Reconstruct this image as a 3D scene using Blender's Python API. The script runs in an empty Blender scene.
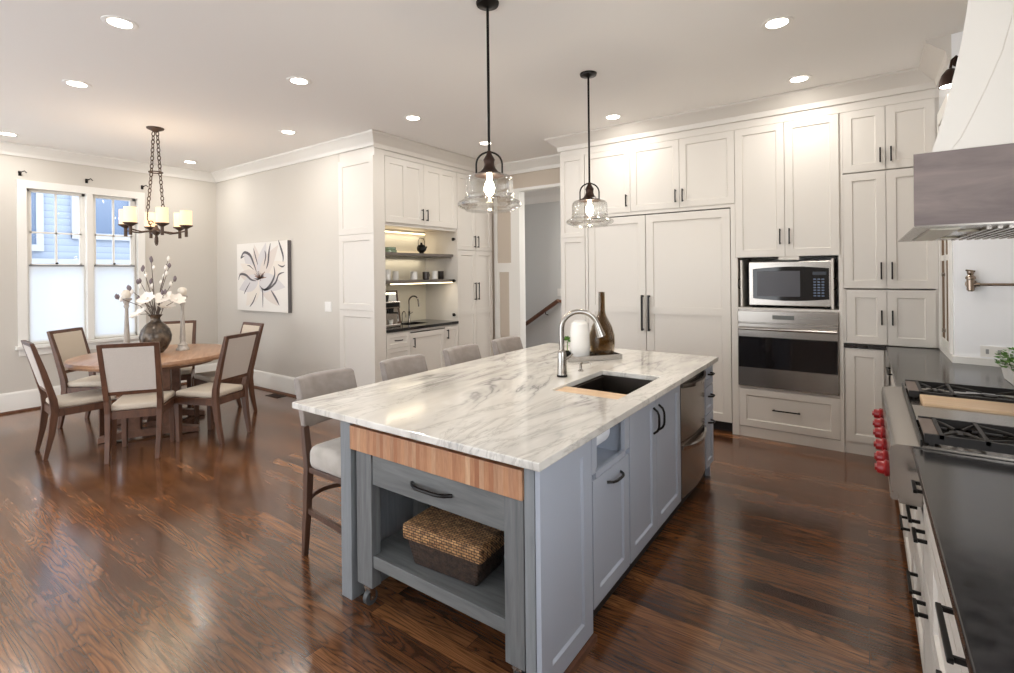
import bpy, bmesh, math, random
from mathutils import Vector, Matrix
random.seed(7)
PI = math.pi
SC = bpy.context.scene
COL = SC.collection

# ------------------------------------------------------------------ camera
F_PX, CX, CY, YAW, ROLL, H = 502.52, 507.0, 273.46, -0.61958, -0.010423, 1.54
fw = Vector((math.sin(YAW), math.cos(YAW), 0))
rt = fw.cross(Vector((0, 0, 1)))
up = rt.cross(fw)
r2 = rt * math.cos(ROLL) + up * math.sin(ROLL)
u2 = -rt * math.sin(ROLL) + up * math.cos(ROLL)
cam = bpy.data.cameras.new('camera')
cam.sensor_width = 36
cam.lens = F_PX / 1014 * 36
cam.shift_y = -(336.5 - CY) / 1014
cam.clip_start = 0.02
cam_o = bpy.data.objects.new('camera', cam)
COL.objects.link(cam_o)
Mx = Matrix((r2, u2, -fw)).transposed().to_4x4()
Mx.translation = Vector((0, 0, H))
cam_o.matrix_world = Mx
SC.camera = cam_o

# ------------------------------------------------------------------ light
SC.view_settings.view_transform = 'Standard'
SC.view_settings.look = 'None'
SC.view_settings.exposure = 0.72
SC.view_settings.gamma = 1.0
SC.view_settings.use_curve_mapping = False
W = bpy.data.worlds.new('world'); SC.world = W
W.use_nodes = True
bg = W.node_tree.nodes['Background']
bg.inputs[0].default_value = (0.93, 0.965, 1.0, 1)
bg.inputs[1].default_value = 2.6
SC.cycles.max_bounces = 10
SC.cycles.diffuse_bounces = 6
SC.cycles.glossy_bounces = 4
SC.cycles.transmission_bounces = 8
SC.cycles.transparent_max_bounces = 12
SC.cycles.sample_clamp_indirect = 6
SC.cycles.caustics_reflective = False
SC.cycles.caustics_refractive = False
CAN_W = 4.5          # each recessed ceiling lamp, watts
CEIL = 3.09

# ------------------------------------------------------------------ materials
def s2l(c):
    c = c / 255.0
    return c / 12.92 if c <= 0.04045 else ((c + 0.055) / 1.055) ** 2.4
def rgb(*c):
    return tuple(s2l(v) for v in c) + (1,)
def mat(name, col, rough=0.5, metal=0.0, **k):
    m = bpy.data.materials.new(name); m.use_nodes = True
    b = m.node_tree.nodes['Principled BSDF']
    b.inputs['Base Color'].default_value = rgb(*col)
    b.inputs['Roughness'].default_value = rough
    b.inputs['Metallic'].default_value = metal
    for kk, v in k.items():
        b.inputs[kk.replace('_', ' ')].default_value = v
    return m
class NT:
    def __init__(s, m):
        s.t = m.node_tree; s.b = s.t.nodes['Principled BSDF']
    def n(s, typ, ins=None, **k):
        nd = s.t.nodes.new(typ)
        for a, v in k.items(): setattr(nd, a, v)
        for a, v in (ins or {}).items():
            if isinstance(v, bpy.types.NodeSocket): s.t.links.new(v, nd.inputs[a])
            else: nd.inputs[a].default_value = v
        return nd
    def link(s, a, b): s.t.links.new(a, b)
    def coords(s, scale=(1, 1, 1), rot=(0, 0, 0)):
        c = s.n('ShaderNodeTexCoord')
        return s.n('ShaderNodeMapping', {0: c.outputs['Object'], 'Scale': scale, 'Rotation': rot}).outputs[0]
    def math(s, op, a, b=0.0, c=None):
        d = {0: a, 1: b}
        if c is not None: d[2] = c
        return s.n('ShaderNodeMath', d, operation=op).outputs[0]
    def ramp(s, fac, stops):
        r = s.n('ShaderNodeValToRGB', {0: fac})
        while len(r.color_ramp.elements) < len(stops): r.color_ramp.elements.new(0.5)
        for e, (p, c) in zip(r.color_ramp.elements, stops):
            e.position = p; e.color = c
        return r.outputs[0]
    def mix(s, fac, a, b, mode='MIX'):
        n = s.t.nodes.new('ShaderNodeMix'); n.data_type = 'RGBA'; n.blend_type = mode
        for i, v in ((0, fac), (6, a), (7, b)):
            if isinstance(v, bpy.types.NodeSocket): s.t.links.new(v, n.inputs[i])
            else: n.inputs[i].default_value = v
        return n.outputs[2]
    def bump(s, h, st=0.2, dist=0.01):
        b = s.n('ShaderNodeBump', {'Height': h, 'Strength': st, 'Distance': dist})
        s.link(b.outputs[0], s.b.inputs['Normal'])

def wood(name, c1, c2, scale=(3, 40, 40), rough=0.4, dark=None, **k):
    m = mat(name, c1, rough, **k); t = NT(m)
    v = t.coords(scale)
    n = t.n('ShaderNodeTexNoise', {'Vector': v, 'Scale': 1.0, 'Detail': 6, 'Roughness': 0.6, 'Distortion': 0.6})
    col = t.ramp(n.outputs[0], [(0.32, rgb(*c1)), (0.68, rgb(*c2))])
    t.link(col, t.b.inputs['Base Color'])
    t.bump(n.outputs[0], 0.12, 0.003)
    return m
def speckle(name, c1, c2, sc=120, rough=0.9, bump=0.3, **k):
    m = mat(name, c1, rough, **k); t = NT(m)
    n = t.n('ShaderNodeTexNoise', {'Vector': t.coords(), 'Scale': sc, 'Detail': 3})
    t.link(t.ramp(n.outputs[0], [(0.35, rgb(*c1)), (0.65, rgb(*c2))]), t.b.inputs['Base Color'])
    if bump: t.bump(n.outputs[0], bump, 0.002)
    return m

def floor_mat():
    m = mat('hardwood floor', (88, 50, 33), 0.3); t = NT(m)
    v = t.coords()
    br = t.n('ShaderNodeTexBrick', {'Vector': v, 'Color1': (0, 0, 0, 1), 'Color2': (1, 1, 1, 1), 'Mortar': (0.5, 0.5, 0.5, 1),
             'Scale': 1.0, 'Mortar Size': 0.0011, 'Mortar Smooth': 0.0, 'Brick Width': 1.35, 'Row Height': 0.083},
             offset=0.37, offset_frequency=2)
    rnd = t.n('ShaderNodeSeparateColor', {0: br.outputs['Color']}).outputs[0]
    sep = t.n('ShaderNodeSeparateXYZ', {0: v})
    x = t.math('ADD', sep.outputs[0], t.math('MULTIPLY', rnd, 37.0))
    row = t.math('FLOOR', t.math('DIVIDE', sep.outputs[1], 0.083))
    y = t.math('ADD', sep.outputs[1], t.math('MULTIPLY', row, 3.17))
    cv = t.n('ShaderNodeCombineXYZ', {0: t.math('MULTIPLY', x, 0.8), 1: t.math('MULTIPLY', y, 7.5), 2: rnd}).outputs[0]
    big = t.n('ShaderNodeTexNoise', {'Vector': cv, 'Scale': 1.0, 'Detail': 2.0, 'Roughness': 0.5, 'Distortion': 0.25}).outputs[0]
    cf = t.n('ShaderNodeCombineXYZ', {0: t.math('MULTIPLY', x, 5.0), 1: t.math('MULTIPLY', y, 130.0), 2: rnd}).outputs[0]
    fine = t.n('ShaderNodeTexNoise', {'Vector': cf, 'Scale': 1.0, 'Detail': 4, 'Roughness': 0.65}).outputs[0]
    rings = t.math('ABSOLUTE', t.math('SINE', t.math('ADD', t.math('MULTIPLY', big, 66.0), t.math('MULTIPLY', fine, 2.2))))
    base = t.ramp(rnd, [(0.0, rgb(62, 38, 27)), (0.3, rgb(104, 69, 45)), (0.5, rgb(76, 50, 36)), (0.75, rgb(96, 65, 45)), (1.0, rgb(138, 94, 60))])
    blot = t.n('ShaderNodeTexNoise', {'Vector': t.coords((0.8, 2.5, 1)), 'Scale': 1.3, 'Detail': 3}).outputs[0]
    base = t.mix(t.ramp(blot, [(0.4, (0, 0, 0, 1)), (0.62, (0.5, 0.5, 0.5, 1))]), base, rgb(132, 84, 46))
    ringm = t.ramp(rings, [(0.0, (0.42, 0.40, 0.38, 1)), (0.55, (0.95, 0.95, 0.95, 1)), (1.0, (1.25, 1.2, 1.15, 1))])
    finem = t.ramp(fine, [(0.33, (0.5, 0.5, 0.5, 1)), (0.6, (1.12, 1.12, 1.12, 1))])
    c = t.mix(0.85, base, ringm, 'MULTIPLY'); c = t.mix(0.9, c, finem, 'MULTIPLY')
    c = t.mix(br.outputs['Fac'], c, rgb(28, 15, 10))
    t.link(c, t.b.inputs['Base Color'])
    t.link(t.ramp(fine, [(0.3, (0.22, 0.22, 0.22, 1)), (0.7, (0.14, 0.14, 0.14, 1))]), t.b.inputs['Roughness'])
    hgt = t.math('ADD', t.math('MULTIPLY', fine, 0.5), t.math('MULTIPLY', rings, 0.3))
    t.bump(hgt, 0.10, 0.0015)
    t.b.inputs['Specular IOR Level'].default_value = 0.75
    t.b.inputs['Coat Weight'].default_value = 0.3; t.b.inputs['Coat Roughness'].default_value = 0.12
    return m

def marble_mat():
    m = mat('quartzite marble', (226, 224, 220), 0.09); t = NT(m)
    v = t.coords((1.7, 0.5, 1.0), (0, 0, 0.12))
    wob = t.n('ShaderNodeTexNoise', {'Vector': v, 'Scale': 1.1, 'Detail': 5, 'Roughness': 0.6, 'Distortion': 0.8}).outputs[0]
    d1 = t.math('ABSOLUTE', t.math('SUBTRACT', wob, 0.5))
    vein = t.ramp(d1, [(0.0, (0.72, 0.72, 0.72, 1)), (0.012, (0.3, 0.3, 0.3, 1)), (0.05, (0, 0, 0, 1))])
    n2 = t.n('ShaderNodeTexNoise', {'Vector': t.coords((3.0, 0.7, 1.0), (0, 0, -0.1)), 'Scale': 1.4, 'Detail': 7, 'Roughness': 0.65, 'Distortion': 1.1}).outputs[0]
    d2 = t.math('ABSOLUTE', t.math('SUBTRACT', n2, 0.47))
    vein2 = t.ramp(d2, [(0.0, (0.42, 0.42, 0.42, 1)), (0.01, (0.15, 0.15, 0.15, 1)), (0.03, (0, 0, 0, 1))])
    cloud = t.n('ShaderNodeTexNoise', {'Vector': t.coords((2.6, 0.7, 1)), 'Scale': 1.6, 'Detail': 4}).outputs[0]
    base = t.ramp(cloud, [(0.36, rgb(196, 192, 186)), (0.5, rgb(222, 218, 211)), (0.68, rgb(232, 229, 223))])
    mask = t.n('ShaderNodeTexNoise', {'Vector': t.coords((1.3, 0.8, 1)), 'Scale': 1.9, 'Detail': 1}).outputs[0]
    mk = t.ramp(mask, [(0.42, (0.25, 0.25, 0.25, 1)), (0.6, (1, 1, 1, 1))])
    v1 = t.mix(1.0, vein, mk, 'MULTIPLY')
    c = t.mix(v1, base, rgb(104, 103, 106)); c = t.mix(vein2, c, rgb(140, 134, 126))
    t.link(c, t.b.inputs['Base Color'])
    return m

def brushed(name, c, rough=0.28, sc=(1, 1, 300), metal=1.0):
    m = mat(name, c, rough, metal); t = NT(m)
    n = t.n('ShaderNodeTexNoise', {'Vector': t.coords(sc), 'Scale': 2.0, 'Detail': 2}).outputs[0]
    t.link(t.ramp(n, [(0.3, (rough * 0.94,) * 3 + (1,)), (0.7, (rough * 1.06,) * 3 + (1,))]), t.b.inputs['Roughness'])
    return m
def paint(name, c, rough=0.45, st=0.04):
    m = mat(name, c, rough); t = NT(m)
    n = t.n('ShaderNodeTexNoise', {'Vector': t.coords(), 'Scale': 60.0, 'Detail': 2}).outputs[0]
    t.bump(n, st, 0.002)
    return m
def blockwood(name):
    m = mat(name, (176, 132, 98), 0.45); t = NT(m)
    v = t.coords()
    sep = t.n('ShaderNodeSeparateXYZ', {0: v})
    cell = t.math('FLOOR', t.math('MULTIPLY', sep.outputs[0], 44.0))
    wn = t.n('ShaderNodeTexWhiteNoise', {'W': cell}, noise_dimensions='1D').outputs[0]
    gr = t.n('ShaderNodeTexNoise', {'Vector': t.coords((60, 3, 9)), 'Scale': 2.0, 'Detail': 4}).outputs[0]
    c = t.ramp(wn, [(0, rgb(160, 106, 74)), (0.35, rgb(190, 142, 106)), (0.6, rgb(170, 122, 92)), (0.8, rgb(204, 166, 132)), (1, rgb(146, 96, 68))])
    c = t.mix(0.5, c, t.ramp(gr, [(0.35, (0.72, 0.68, 0.62, 1)), (0.65, (1.05, 1.05, 1.05, 1))]), 'MULTIPLY')
    t.link(c, t.b.inputs['Base Color'])
    return m
def wicker(name, c1, c2):
    m = mat(name, c1, 0.7); t = NT(m)
    q = t.n('ShaderNodeSeparateXYZ', {0: t.coords()})
    wv_ = t.n('ShaderNodeCombineXYZ', {0: t.math('ADD', q.outputs[0], t.math('MULTIPLY', q.outputs[1], .4)), 1: t.math('ADD', q.outputs[1], q.outputs[2])}).outputs[0]
    w1 = t.n('ShaderNodeTexBrick', {'Vector': wv_, 'Color1': rgb(*c1), 'Color2': rgb(*c2), 'Mortar': rgb(52, 34, 22),
             'Scale': 1.0, 'Mortar Size': 0.0028, 'Mortar Smooth': 0.8, 'Brick Width': 0.026, 'Row Height': 0.012})
    n = t.n('ShaderNodeTexNoise', {'Vector': t.coords(), 'Scale': 45.0, 'Detail': 3}).outputs[0]
    c = t.mix(0.75, w1.outputs[0], t.ramp(n, [(0.35, (0.4, 0.36, 0.33, 1)), (0.6, (1.2, 1.15, 1.1, 1))]), 'MULTIPLY')
    t.link(c, t.b.inputs['Base Color'])
    t.bump(t.math('ADD', w1.outputs[1], t.math('MULTIPLY', n, -1.0)), 0.8, -0.006)
    return m
def glassy(name, col, rough=0.0, alpha_mix=0.75, ior=1.45):
    # thin glass: mostly clear, glossy at grazing angles
    m = bpy.data.materials.new(name); m.use_nodes = True
    t = m.node_tree; t.nodes.clear()
    o = t.nodes.new('ShaderNodeOutputMaterial')
    tr = t.nodes.new('ShaderNodeBsdfTransparent'); tr.inputs[0].default_value = rgb(*col)
    gl = t.nodes.new('ShaderNodeBsdfGlossy'); gl.inputs['Roughness'].default_value = rough
    lw = t.nodes.new('ShaderNodeLayerWeight'); lw.inputs[0].default_value = 1 - alpha_mix
    mx = t.nodes.new('ShaderNodeMixShader')
    t.links.new(lw.outputs['Facing'], mx.inputs[0]); t.links.new(tr.outputs[0], mx.inputs[1]); t.links.new(gl.outputs[0], mx.inputs[2])
    t.links.new(mx.outputs[0], o.inputs[0])
    return m
def emit(name, c, st):
    m = mat(name, c, 0.5)
    b = m.node_tree.nodes['Principled BSDF']
    b.inputs['Emission Color'].default_value = rgb(*c); b.inputs['Emission Strength'].default_value = st
    return m
def translucent(name, c):
    m = bpy.data.materials.new(name); m.use_nodes = True
    t = m.node_tree; t.nodes.clear()
    o = t.nodes.new('ShaderNodeOutputMaterial')
    a = t.nodes.new('ShaderNodeBsdfTranslucent'); a.inputs[0].default_value = rgb(*c)
    d = t.nodes.new('ShaderNodeBsdfDiffuse'); d.inputs[0].default_value = rgb(*c)
    mx = t.nodes.new('ShaderNodeMixShader'); mx.inputs[0].default_value = 0.12
    t.links.new(a.outputs[0], mx.inputs[1]); t.links.new(d.outputs[0], mx.inputs[2]); t.links.new(mx.outputs[0], o.inputs[0])
    return m

WHITE = paint('white cabinet paint', (214, 209, 202), 0.38, 0.02)
TRIM = paint('white trim paint', (230, 228, 223), 0.4, 0.02)
WALLM = paint('greige wall paint', (203, 198, 190), 0.8)
HALLM = paint('pale grey wall paint', (206, 207, 205), 0.8)
BEIGE = paint('beige wall paint', (196, 184, 170), 0.8)
CEILM = paint('ceiling paint', (238, 236, 233), 0.9)
FLOORM = floor_mat()
MARBLE = marble_mat()
BLACKM = mat('black metal', (22, 20, 19), 0.35, 0.6)
GREY = paint('blue grey island paint', (166, 172, 184), 0.42, 0.02)
GREY_SHADED = wood('shaded grey island wood', (118, 122, 126), (138, 142, 146), (30, 30, 2.5), 0.5)  # island grey darkened: shade of the near end put into the colour
CARTG = wood('dark grey stained wood', (92, 94, 95), (116, 118, 118), (3, 40, 30), 0.5)
CARTV = wood('dark grey stained wood upright', (92, 94, 96), (118, 120, 121), (40, 40, 3), 0.5)
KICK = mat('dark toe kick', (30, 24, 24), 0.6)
BLOCK = blockwood('butcher block')
STEEL = brushed('brushed stainless steel', (176, 170, 164), 0.25)
STEELH = brushed('brushed stainless steel horizontal', (160, 155, 149), 0.22, (300, 300, 2))
CHROME = mat('chrome', (176, 173, 170), 0.12, 1.0)
DGLASS = mat('dark oven glass', (14, 12, 15), 0.06, 0.0)
GRANITE = speckle('black honed granite', (26, 25, 26), (46, 44, 44), 26, 0.16, 0.0)
BRONZE = mat('oil rubbed bronze', (60, 43, 36), 0.45, 0.7)
COPPER = mat('aged bronze lamp metal', (78, 62, 52), 0.5, 0.5)
GLASS = glassy('clear glass', (246, 246, 244), 0.02, 0.68)
WGLASS = glassy('window glass', (250, 252, 255), 0.0, 0.96)
BULB = emit('lamp bulb', (255, 236, 205), 30.0)
SHADE = emit('lit alabaster shade', (255, 220, 172), .42)
LENS = emit('lit lamp lens', (255, 246, 234), 9.0)
LED = emit('led strip', (255, 232, 190), 2.6)
FABRIC = speckle('grey velvet', (134, 125, 119), (148, 139, 133), 16, 0.85, 0.1, Sheen_Weight=0.4)
FABL = speckle('light grey velvet', (170, 163, 154), (184, 177, 169), 14, 0.85, 0.1, Sheen_Weight=0.4)
LINEN = speckle('cream linen', (188, 176, 160), (202, 191, 176), 300, 0.9, 0.2)
LINENG = speckle('grey linen back', (190, 182, 174), (202, 194, 186), 300, 0.9, 0.2)
WALNUT = wood('brown chair wood', (70, 44, 31), (100, 66, 47), (20, 20, 4), 0.4)
OAK = wood('table oak', (150, 112, 86), (178, 140, 110), (3, 30, 30), 0.3)
OAKD = wood('table base wood', (98, 68, 54), (126, 90, 70), (4, 20, 20), 0.4)
STOOLW = wood('dark stool wood', (70, 48, 38), (98, 70, 54), (30, 30, 4), 0.45)
SHELFW = wood('grey brown shelf wood', (92, 86, 80), (112, 104, 98), (30, 3, 30), 0.5)
HOODW = wood('grey weathered wood band', (104, 92, 90), (138, 124, 118), (2.2, 3, 13), 0.55)
PLASTER = paint('white plaster', (222, 216, 207), 0.7, 0.05)
RED = mat('red knob', (150, 22, 26), 0.3)
BOARD = wood('light maple board', (206, 172, 134), (222, 192, 156), (3, 30, 30), 0.45)
RAILW = wood('handrail wood', (84, 52, 36), (106, 68, 46), (3, 20, 20), 0.4)
TILE = mat('cream glossy tile', (222, 216, 200), 0.35)
CER = mat('white ceramic', (236, 234, 230), 0.2)
LEAF = speckle('green leaves', (52, 96, 34), (104, 148, 62), 40, 0.6, 0.0)
PETAL = mat('white magnolia petal', (236, 230, 222), 0.6)
TWIG = mat('grey twig', (96, 84, 76), 0.8)
BUD = mat('mauve bud', (120, 108, 112), 0.7)
POT = speckle('bronze glazed pottery', (58, 50, 44), (120, 106, 92), 14, 0.25, 0.0, Metallic=0.4)
WHWOOD = wood('whitewashed wood', (150, 142, 132), (196, 190, 182), (30, 30, 6), 0.7)
AMBER = glassy('smoky amber glass', (196, 180, 150), 0.04, 0.78)
SIDING = None
def siding():
    m = mat('blue grey siding', (150, 172, 202), 0.7); t = NT(m)
    sep = t.n('ShaderNodeSeparateXYZ', {0: t.coords()})
    f = t.math('FRACT', t.math('MULTIPLY', sep.outputs[2], 8.0))
    t.link(t.ramp(f, [(0.0, rgb(104, 114, 130)), (0.1, rgb(142, 154, 172)), (1.0, rgb(152, 164, 182))]), t.b.inputs['Base Color'])
    return m
SIDING = siding()
BLIND = translucent('white cellular shade fabric', (252, 251, 248))
CANVAS = mat('white canvas', (226, 222, 216), 0.8)

# ------------------------------------------------------------------ mesh builder
class MB:
    def __init__(s): s.bm = bmesh.new(); s.mi = 0
    def face(s, vs):
        try:
            f = s.bm.faces.new(vs); f.material_index = s.mi; f.smooth = True; return f
        except ValueError: return None
    def v(s, p): return s.bm.verts.new(p)
    def box(s, x0, x1, y0, y1, z0, z1):
        if x0 > x1: x0, x1 = x1, x0
        if y0 > y1: y0, y1 = y1, y0
        if z0 > z1: z0, z1 = z1, z0
        v = [s.v(p) for p in ((x0,y0,z0),(x1,y0,z0),(x1,y1,z0),(x0,y1,z0),(x0,y0,z1),(x1,y0,z1),(x1,y1,z1),(x0,y1,z1))]
        for q in ((3,2,1,0),(4,5,6,7),(0,1,5,4),(1,2,6,5),(2,3,7,6),(3,0,4,7)): s.face([v[i] for i in q])
        return s
    def loft(s, loops, cap=True, closed=False):
        L = [[s.v(p) for p in lp] for lp in loops]
        n = len(L[0]); m = len(L)
        for i in range(m if closed else m - 1):
            a, b = L[i], L[(i + 1) % m]
            for j in range(n): s.face([a[j], a[(j+1) % n], b[(j+1) % n], b[j]])
        if cap and not closed:
            s.face(list(reversed(L[0]))); s.face(L[-1])
        return s
    def prism(s, poly, f0, f1):
        """poly: list of 2D points; f0,f1 map (a,b)->3D for each end"""
        return s.loft([[f0(*p) for p in poly], [f1(*p) for p in poly]])
    def tube(s, pts, r, n=8, cap=True, closed=False):
        pts = [Vector(p) for p in pts]; m = len(pts); loops = []
        rr = r if isinstance(r, (list, tuple)) else [r] * m
        prev = None
        for i in range(m):
            if closed: t = (pts[(i+1) % m] - pts[i-1])
            else: t = pts[min(i+1, m-1)] - pts[max(i-1, 0)]
            t.normalize()
            if prev is None:
                a = Vector((0, 0, 1)) if abs(t.z) < 0.9 else Vector((1, 0, 0))
                nrm = t.cross(a).normalized()
            else:
                nrm = prev - t * prev.dot(t)
                nrm = nrm.normalized() if nrm.length > 1e-6 else t.orthogonal().normalized()
            prev = nrm; bn = t.cross(nrm)
            loops.append([pts[i] + (nrm * math.cos(2*PI*k/n) + bn * math.sin(2*PI*k/n)) * rr[i] for k in range(n)])
        return s.loft(loops, cap, closed)
    def cyl(s, p0, p1, r0, r1=None, n=20): return s.tube([p0, p1], [r0, r0 if r1 is None else r1], n)
    def lathe(s, prof, c=(0, 0, 0), n=28, sx=1, sy=1):
        """prof: (r,z) from bottom to top"""
        cx, cy, cz = c; prev = None
        for (r, z) in prof:
            if r < 1e-5: cur = [s.v((cx, cy, cz + z))]
            else: cur = [s.v((cx + r*sx*math.cos(2*PI*k/n), cy + r*sy*math.sin(2*PI*k/n), cz + z)) for k in range(n)]
            if prev is not None:
                if len(prev) == 1 and len(cur) > 1:
                    for k in range(n): s.face([prev[0], cur[(k+1) % n], cur[k]])
                elif len(cur) == 1 and len(prev) > 1:
                    for k in range(n): s.face([prev[k], prev[(k+1) % n], cur[0]])
                elif len(cur) > 1:
                    for k in range(n): s.face([prev[k], prev[(k+1) % n], cur[(k+1) % n], cur[k]])
            prev = cur
        return s
    def sphere(s, c, r, n=14, m=8, sz=1.0):
        return s.lathe([(r*math.cos(-PI/2 + PI*i/m) if 0 < i < m else 0, r*sz*math.sin(-PI/2 + PI*i/m)) for i in range(m+1)], c, n)
    def xf(s, M, start=0):
        s.bm.verts.ensure_lookup_table()
        for v in s.bm.verts[start:]: v.co = M @ v.co
        return s
    def build(s, name, mats, parent=None, bev=0, seg=2, sub=0, ang=35, loc=None):
        bmesh.ops.recalc_face_normals(s.bm, faces=s.bm.faces[:])
        me = bpy.data.meshes.new(name); s.bm.to_mesh(me); s.bm.free()
        if not isinstance(mats, (list, tuple)): mats = [mats]
        for m in mats: me.materials.append(m)
        if not (bev or sub): me.set_sharp_from_angle(angle=math.radians(ang))
        o = bpy.data.objects.new(name, me); COL.objects.link(o)
        if bev:
            b = o.modifiers.new('bevel', 'BEVEL'); b.width = bev; b.segments = seg; b.limit_method = 'ANGLE'; b.angle_limit = math.radians(40)
            b.harden_normals = False
        if sub:
            q = o.modifiers.new('subd', 'SUBSURF'); q.levels = sub; q.render_levels = sub
        if bev and not sub:
            for p in me.polygons: p.use_smooth = seg > 2
        if parent is not None: o.parent = parent
        if loc: o.location = loc
        return o

def tag(o, label, cat, group=None):
    o['label'] = label; o['category'] = cat
    if group: o['group'] = group
    return o
def thing(name, label, cat, loc=(0, 0, 0), rz=0, group=None):
    o = bpy.data.objects.new(name, None); COL.objects.link(o)
    o.empty_display_size = 0.1; o.location = loc; o.rotation_euler = (0, 0, rz)
    return tag(o, label, cat, group)
def struct(name, mb, m, parent=None, **k):
    o = mb.build(name, m, parent, **k)
    if parent is None: o['kind'] = 'structure'
    return o
def copy_thing(root, loc, rz=None, label=None, group=None):
    r = root.copy(); COL.objects.link(r); r.location = loc
    if rz is not None: r.rotation_euler = (0, 0, rz)
    if label: r['label'] = label
    if group: r['group'] = group
    for ch in list(root.children):
        c = ch.copy(); COL.objects.link(c); c.parent = r
        for g in list(ch.children):
            d = g.copy(); COL.objects.link(d); d.parent = c
    return r
def B(x0, x1, y0, y1, z0, z1): return MB().box(x0, x1, y0, y1, z0, z1)
def arc(cx, cz, r, a0, a1, n=12, y=0, plane='xz'):
    o = []
    for i in range(n + 1):
        a = math.radians(a0 + (a1 - a0) * i / n)
        p, q = cx + r * math.cos(a), cz + r * math.sin(a)
        o.append((p, y, q) if plane == 'xz' else (y, p, q))
    return o

# ------------------------------------------------------------------ room shell
XL, YA, XB = -8.0, 3.65, -4.38        # window wall, dining wall with the painting, face of the bar cabinets
YK = 5.75                              # wall behind kitchen cabinets
struct('floor', B(-8.2, 1.1, -2.6, 8.3, -0.12, 0), FLOORM)
struct('ceiling', B(-8.2, 1.1, -2.6, 8.3, CEIL, CEIL + 0.15), CEILM)
wl = MB()
y0, y1, z0, z1 = 1.53, 2.63, 0.76, 2.60
wl.box(XL-.2, XL, -2.6, -2.3, 0, CEIL).box(XL-.2, XL, .9, y0, 0, CEIL).box(XL-.2, XL, -2.3, .9, 0, .3).box(XL-.2, XL, -2.3, .9, 2.75, CEIL).box(XL-.2, XL, y1, YA, 0, CEIL).box(XL-.2, XL, y0, y1, 0, z0).box(XL-.2, XL, y0, y1, z1, CEIL)
struct('wall_left', wl, WALLM)
struct('wall_dining', B(-8.2, -5.0, YA, YA + .15, 0, CEIL), WALLM)
struct('wall_bar', B(-5.25, -5.0, YA + .15, 5.85, 0, CEIL), WALLM)
wd = MB()
wd.box(-4.98, -3.95, 5.85, 5.97, 0, CEIL).box(-3.95, -2.9, 5.85, 5.97, 2.70, CEIL).box(-2.9, -2.5, 5.85, 5.97, 0, CEIL)
struct('wall_doorway', wd, BEIGE)
struct('wall_kitchen', B(-2.5, 1.1, YK, YK + .12, 0, CEIL), WALLM)
struct('wall_hall', B(-7.0, -1.0, 7.05, 7.2, 0, CEIL), HALLM)
struct('wall_right', B(0.8, 1.0, -2.6, -2.2, 0, CEIL).box(0.8, 1.0, 1.7, 4.30, 0, CEIL).box(.8, 1., -2.2, 1.7, 0, 1.1).box(.8, 1., -2.2, 1.7, 2.6, CEIL), WALLM)
wq = MB()
wq.box(-1.6, 1.0, -2.75, -2.6, 0, CEIL).box(-8.2, -7.4, -2.75, -2.6, 0, CEIL).box(-7.4, -1.6, -2.75, -2.6, 2.8, CEIL).box(-4.6, -4.4, -2.75, -2.6, 0, 2.8)
struct('wall_rear', wq, WALLM)
# chimney-breast like return at the right end, facing the camera
wr = MB()
wr.prism([(0.475, 4.42), (1.1, 4.30), (1.1, YK), (0.475, YK)], lambda a, b: (a, b, 0), lambda a, b: (a, b, CEIL))
struct('wall_return', wr, paint('bright white backsplash', (244, 245, 248), .25, .01))

def crown(name, p0, p1, nx, ny, zt=CEIL, drop=.13, out=.12, e0=0, e1=0, m=TRIM):
    """moulding from p0 to p1 along a wall whose inward normal is (nx,ny); e0/e1 mitre (positive = shorter on the outside)"""
    prof = [(0, 0), (out, 0), (out, -.022), (out*.82, -.035), (out*.62, -.062), (out*.34, -.088), (.028, -.104), (.02, -drop), (0, -drop)]
    d = Vector((p1[0]-p0[0], p1[1]-p0[1])).normalized()
    def f(p, e, s):
        return lambda a, b: (p[0] + nx*a + d.x*e*a*s, p[1] + ny*a + d.y*e*a*s, zt + b)
    return struct(name, MB().prism(prof, f(p0, e0, 1), f(p1, e1, -1)), m)
def base(name, p0, p1, nx, ny, h=.235):
    prof = [(0, 0), (.018, 0), (.018, h-.03), (.012, h-.012), (.006, h), (0, h)]
    f = lambda p: (lambda a, b: (p[0] + nx*a, p[1] + ny*a, .0 + b))
    o = struct(name, MB().prism(prof, f(p0), f(p1)), TRIM)
    sh = MB().prism([(.018, 0), (.034, 0), (.034, .012), (.026, .022), (.018, .024)], f(p0), f(p1))
    sh.build('shoe_moulding', RAILW, o)
crown('trim_1', (XL, -2.6), (XL, YA), 1, 0, e1=1)
crown('trim_2', (XL, YA), (XB, YA), 0, -1, e0=1, e1=-1)
base('baseboard_left', (XL, -2.6), (XL, YA), 1, 0)
base('baseboard_dining', (XL + .035, YA), (-5.0, YA), 0, -1)

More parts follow.
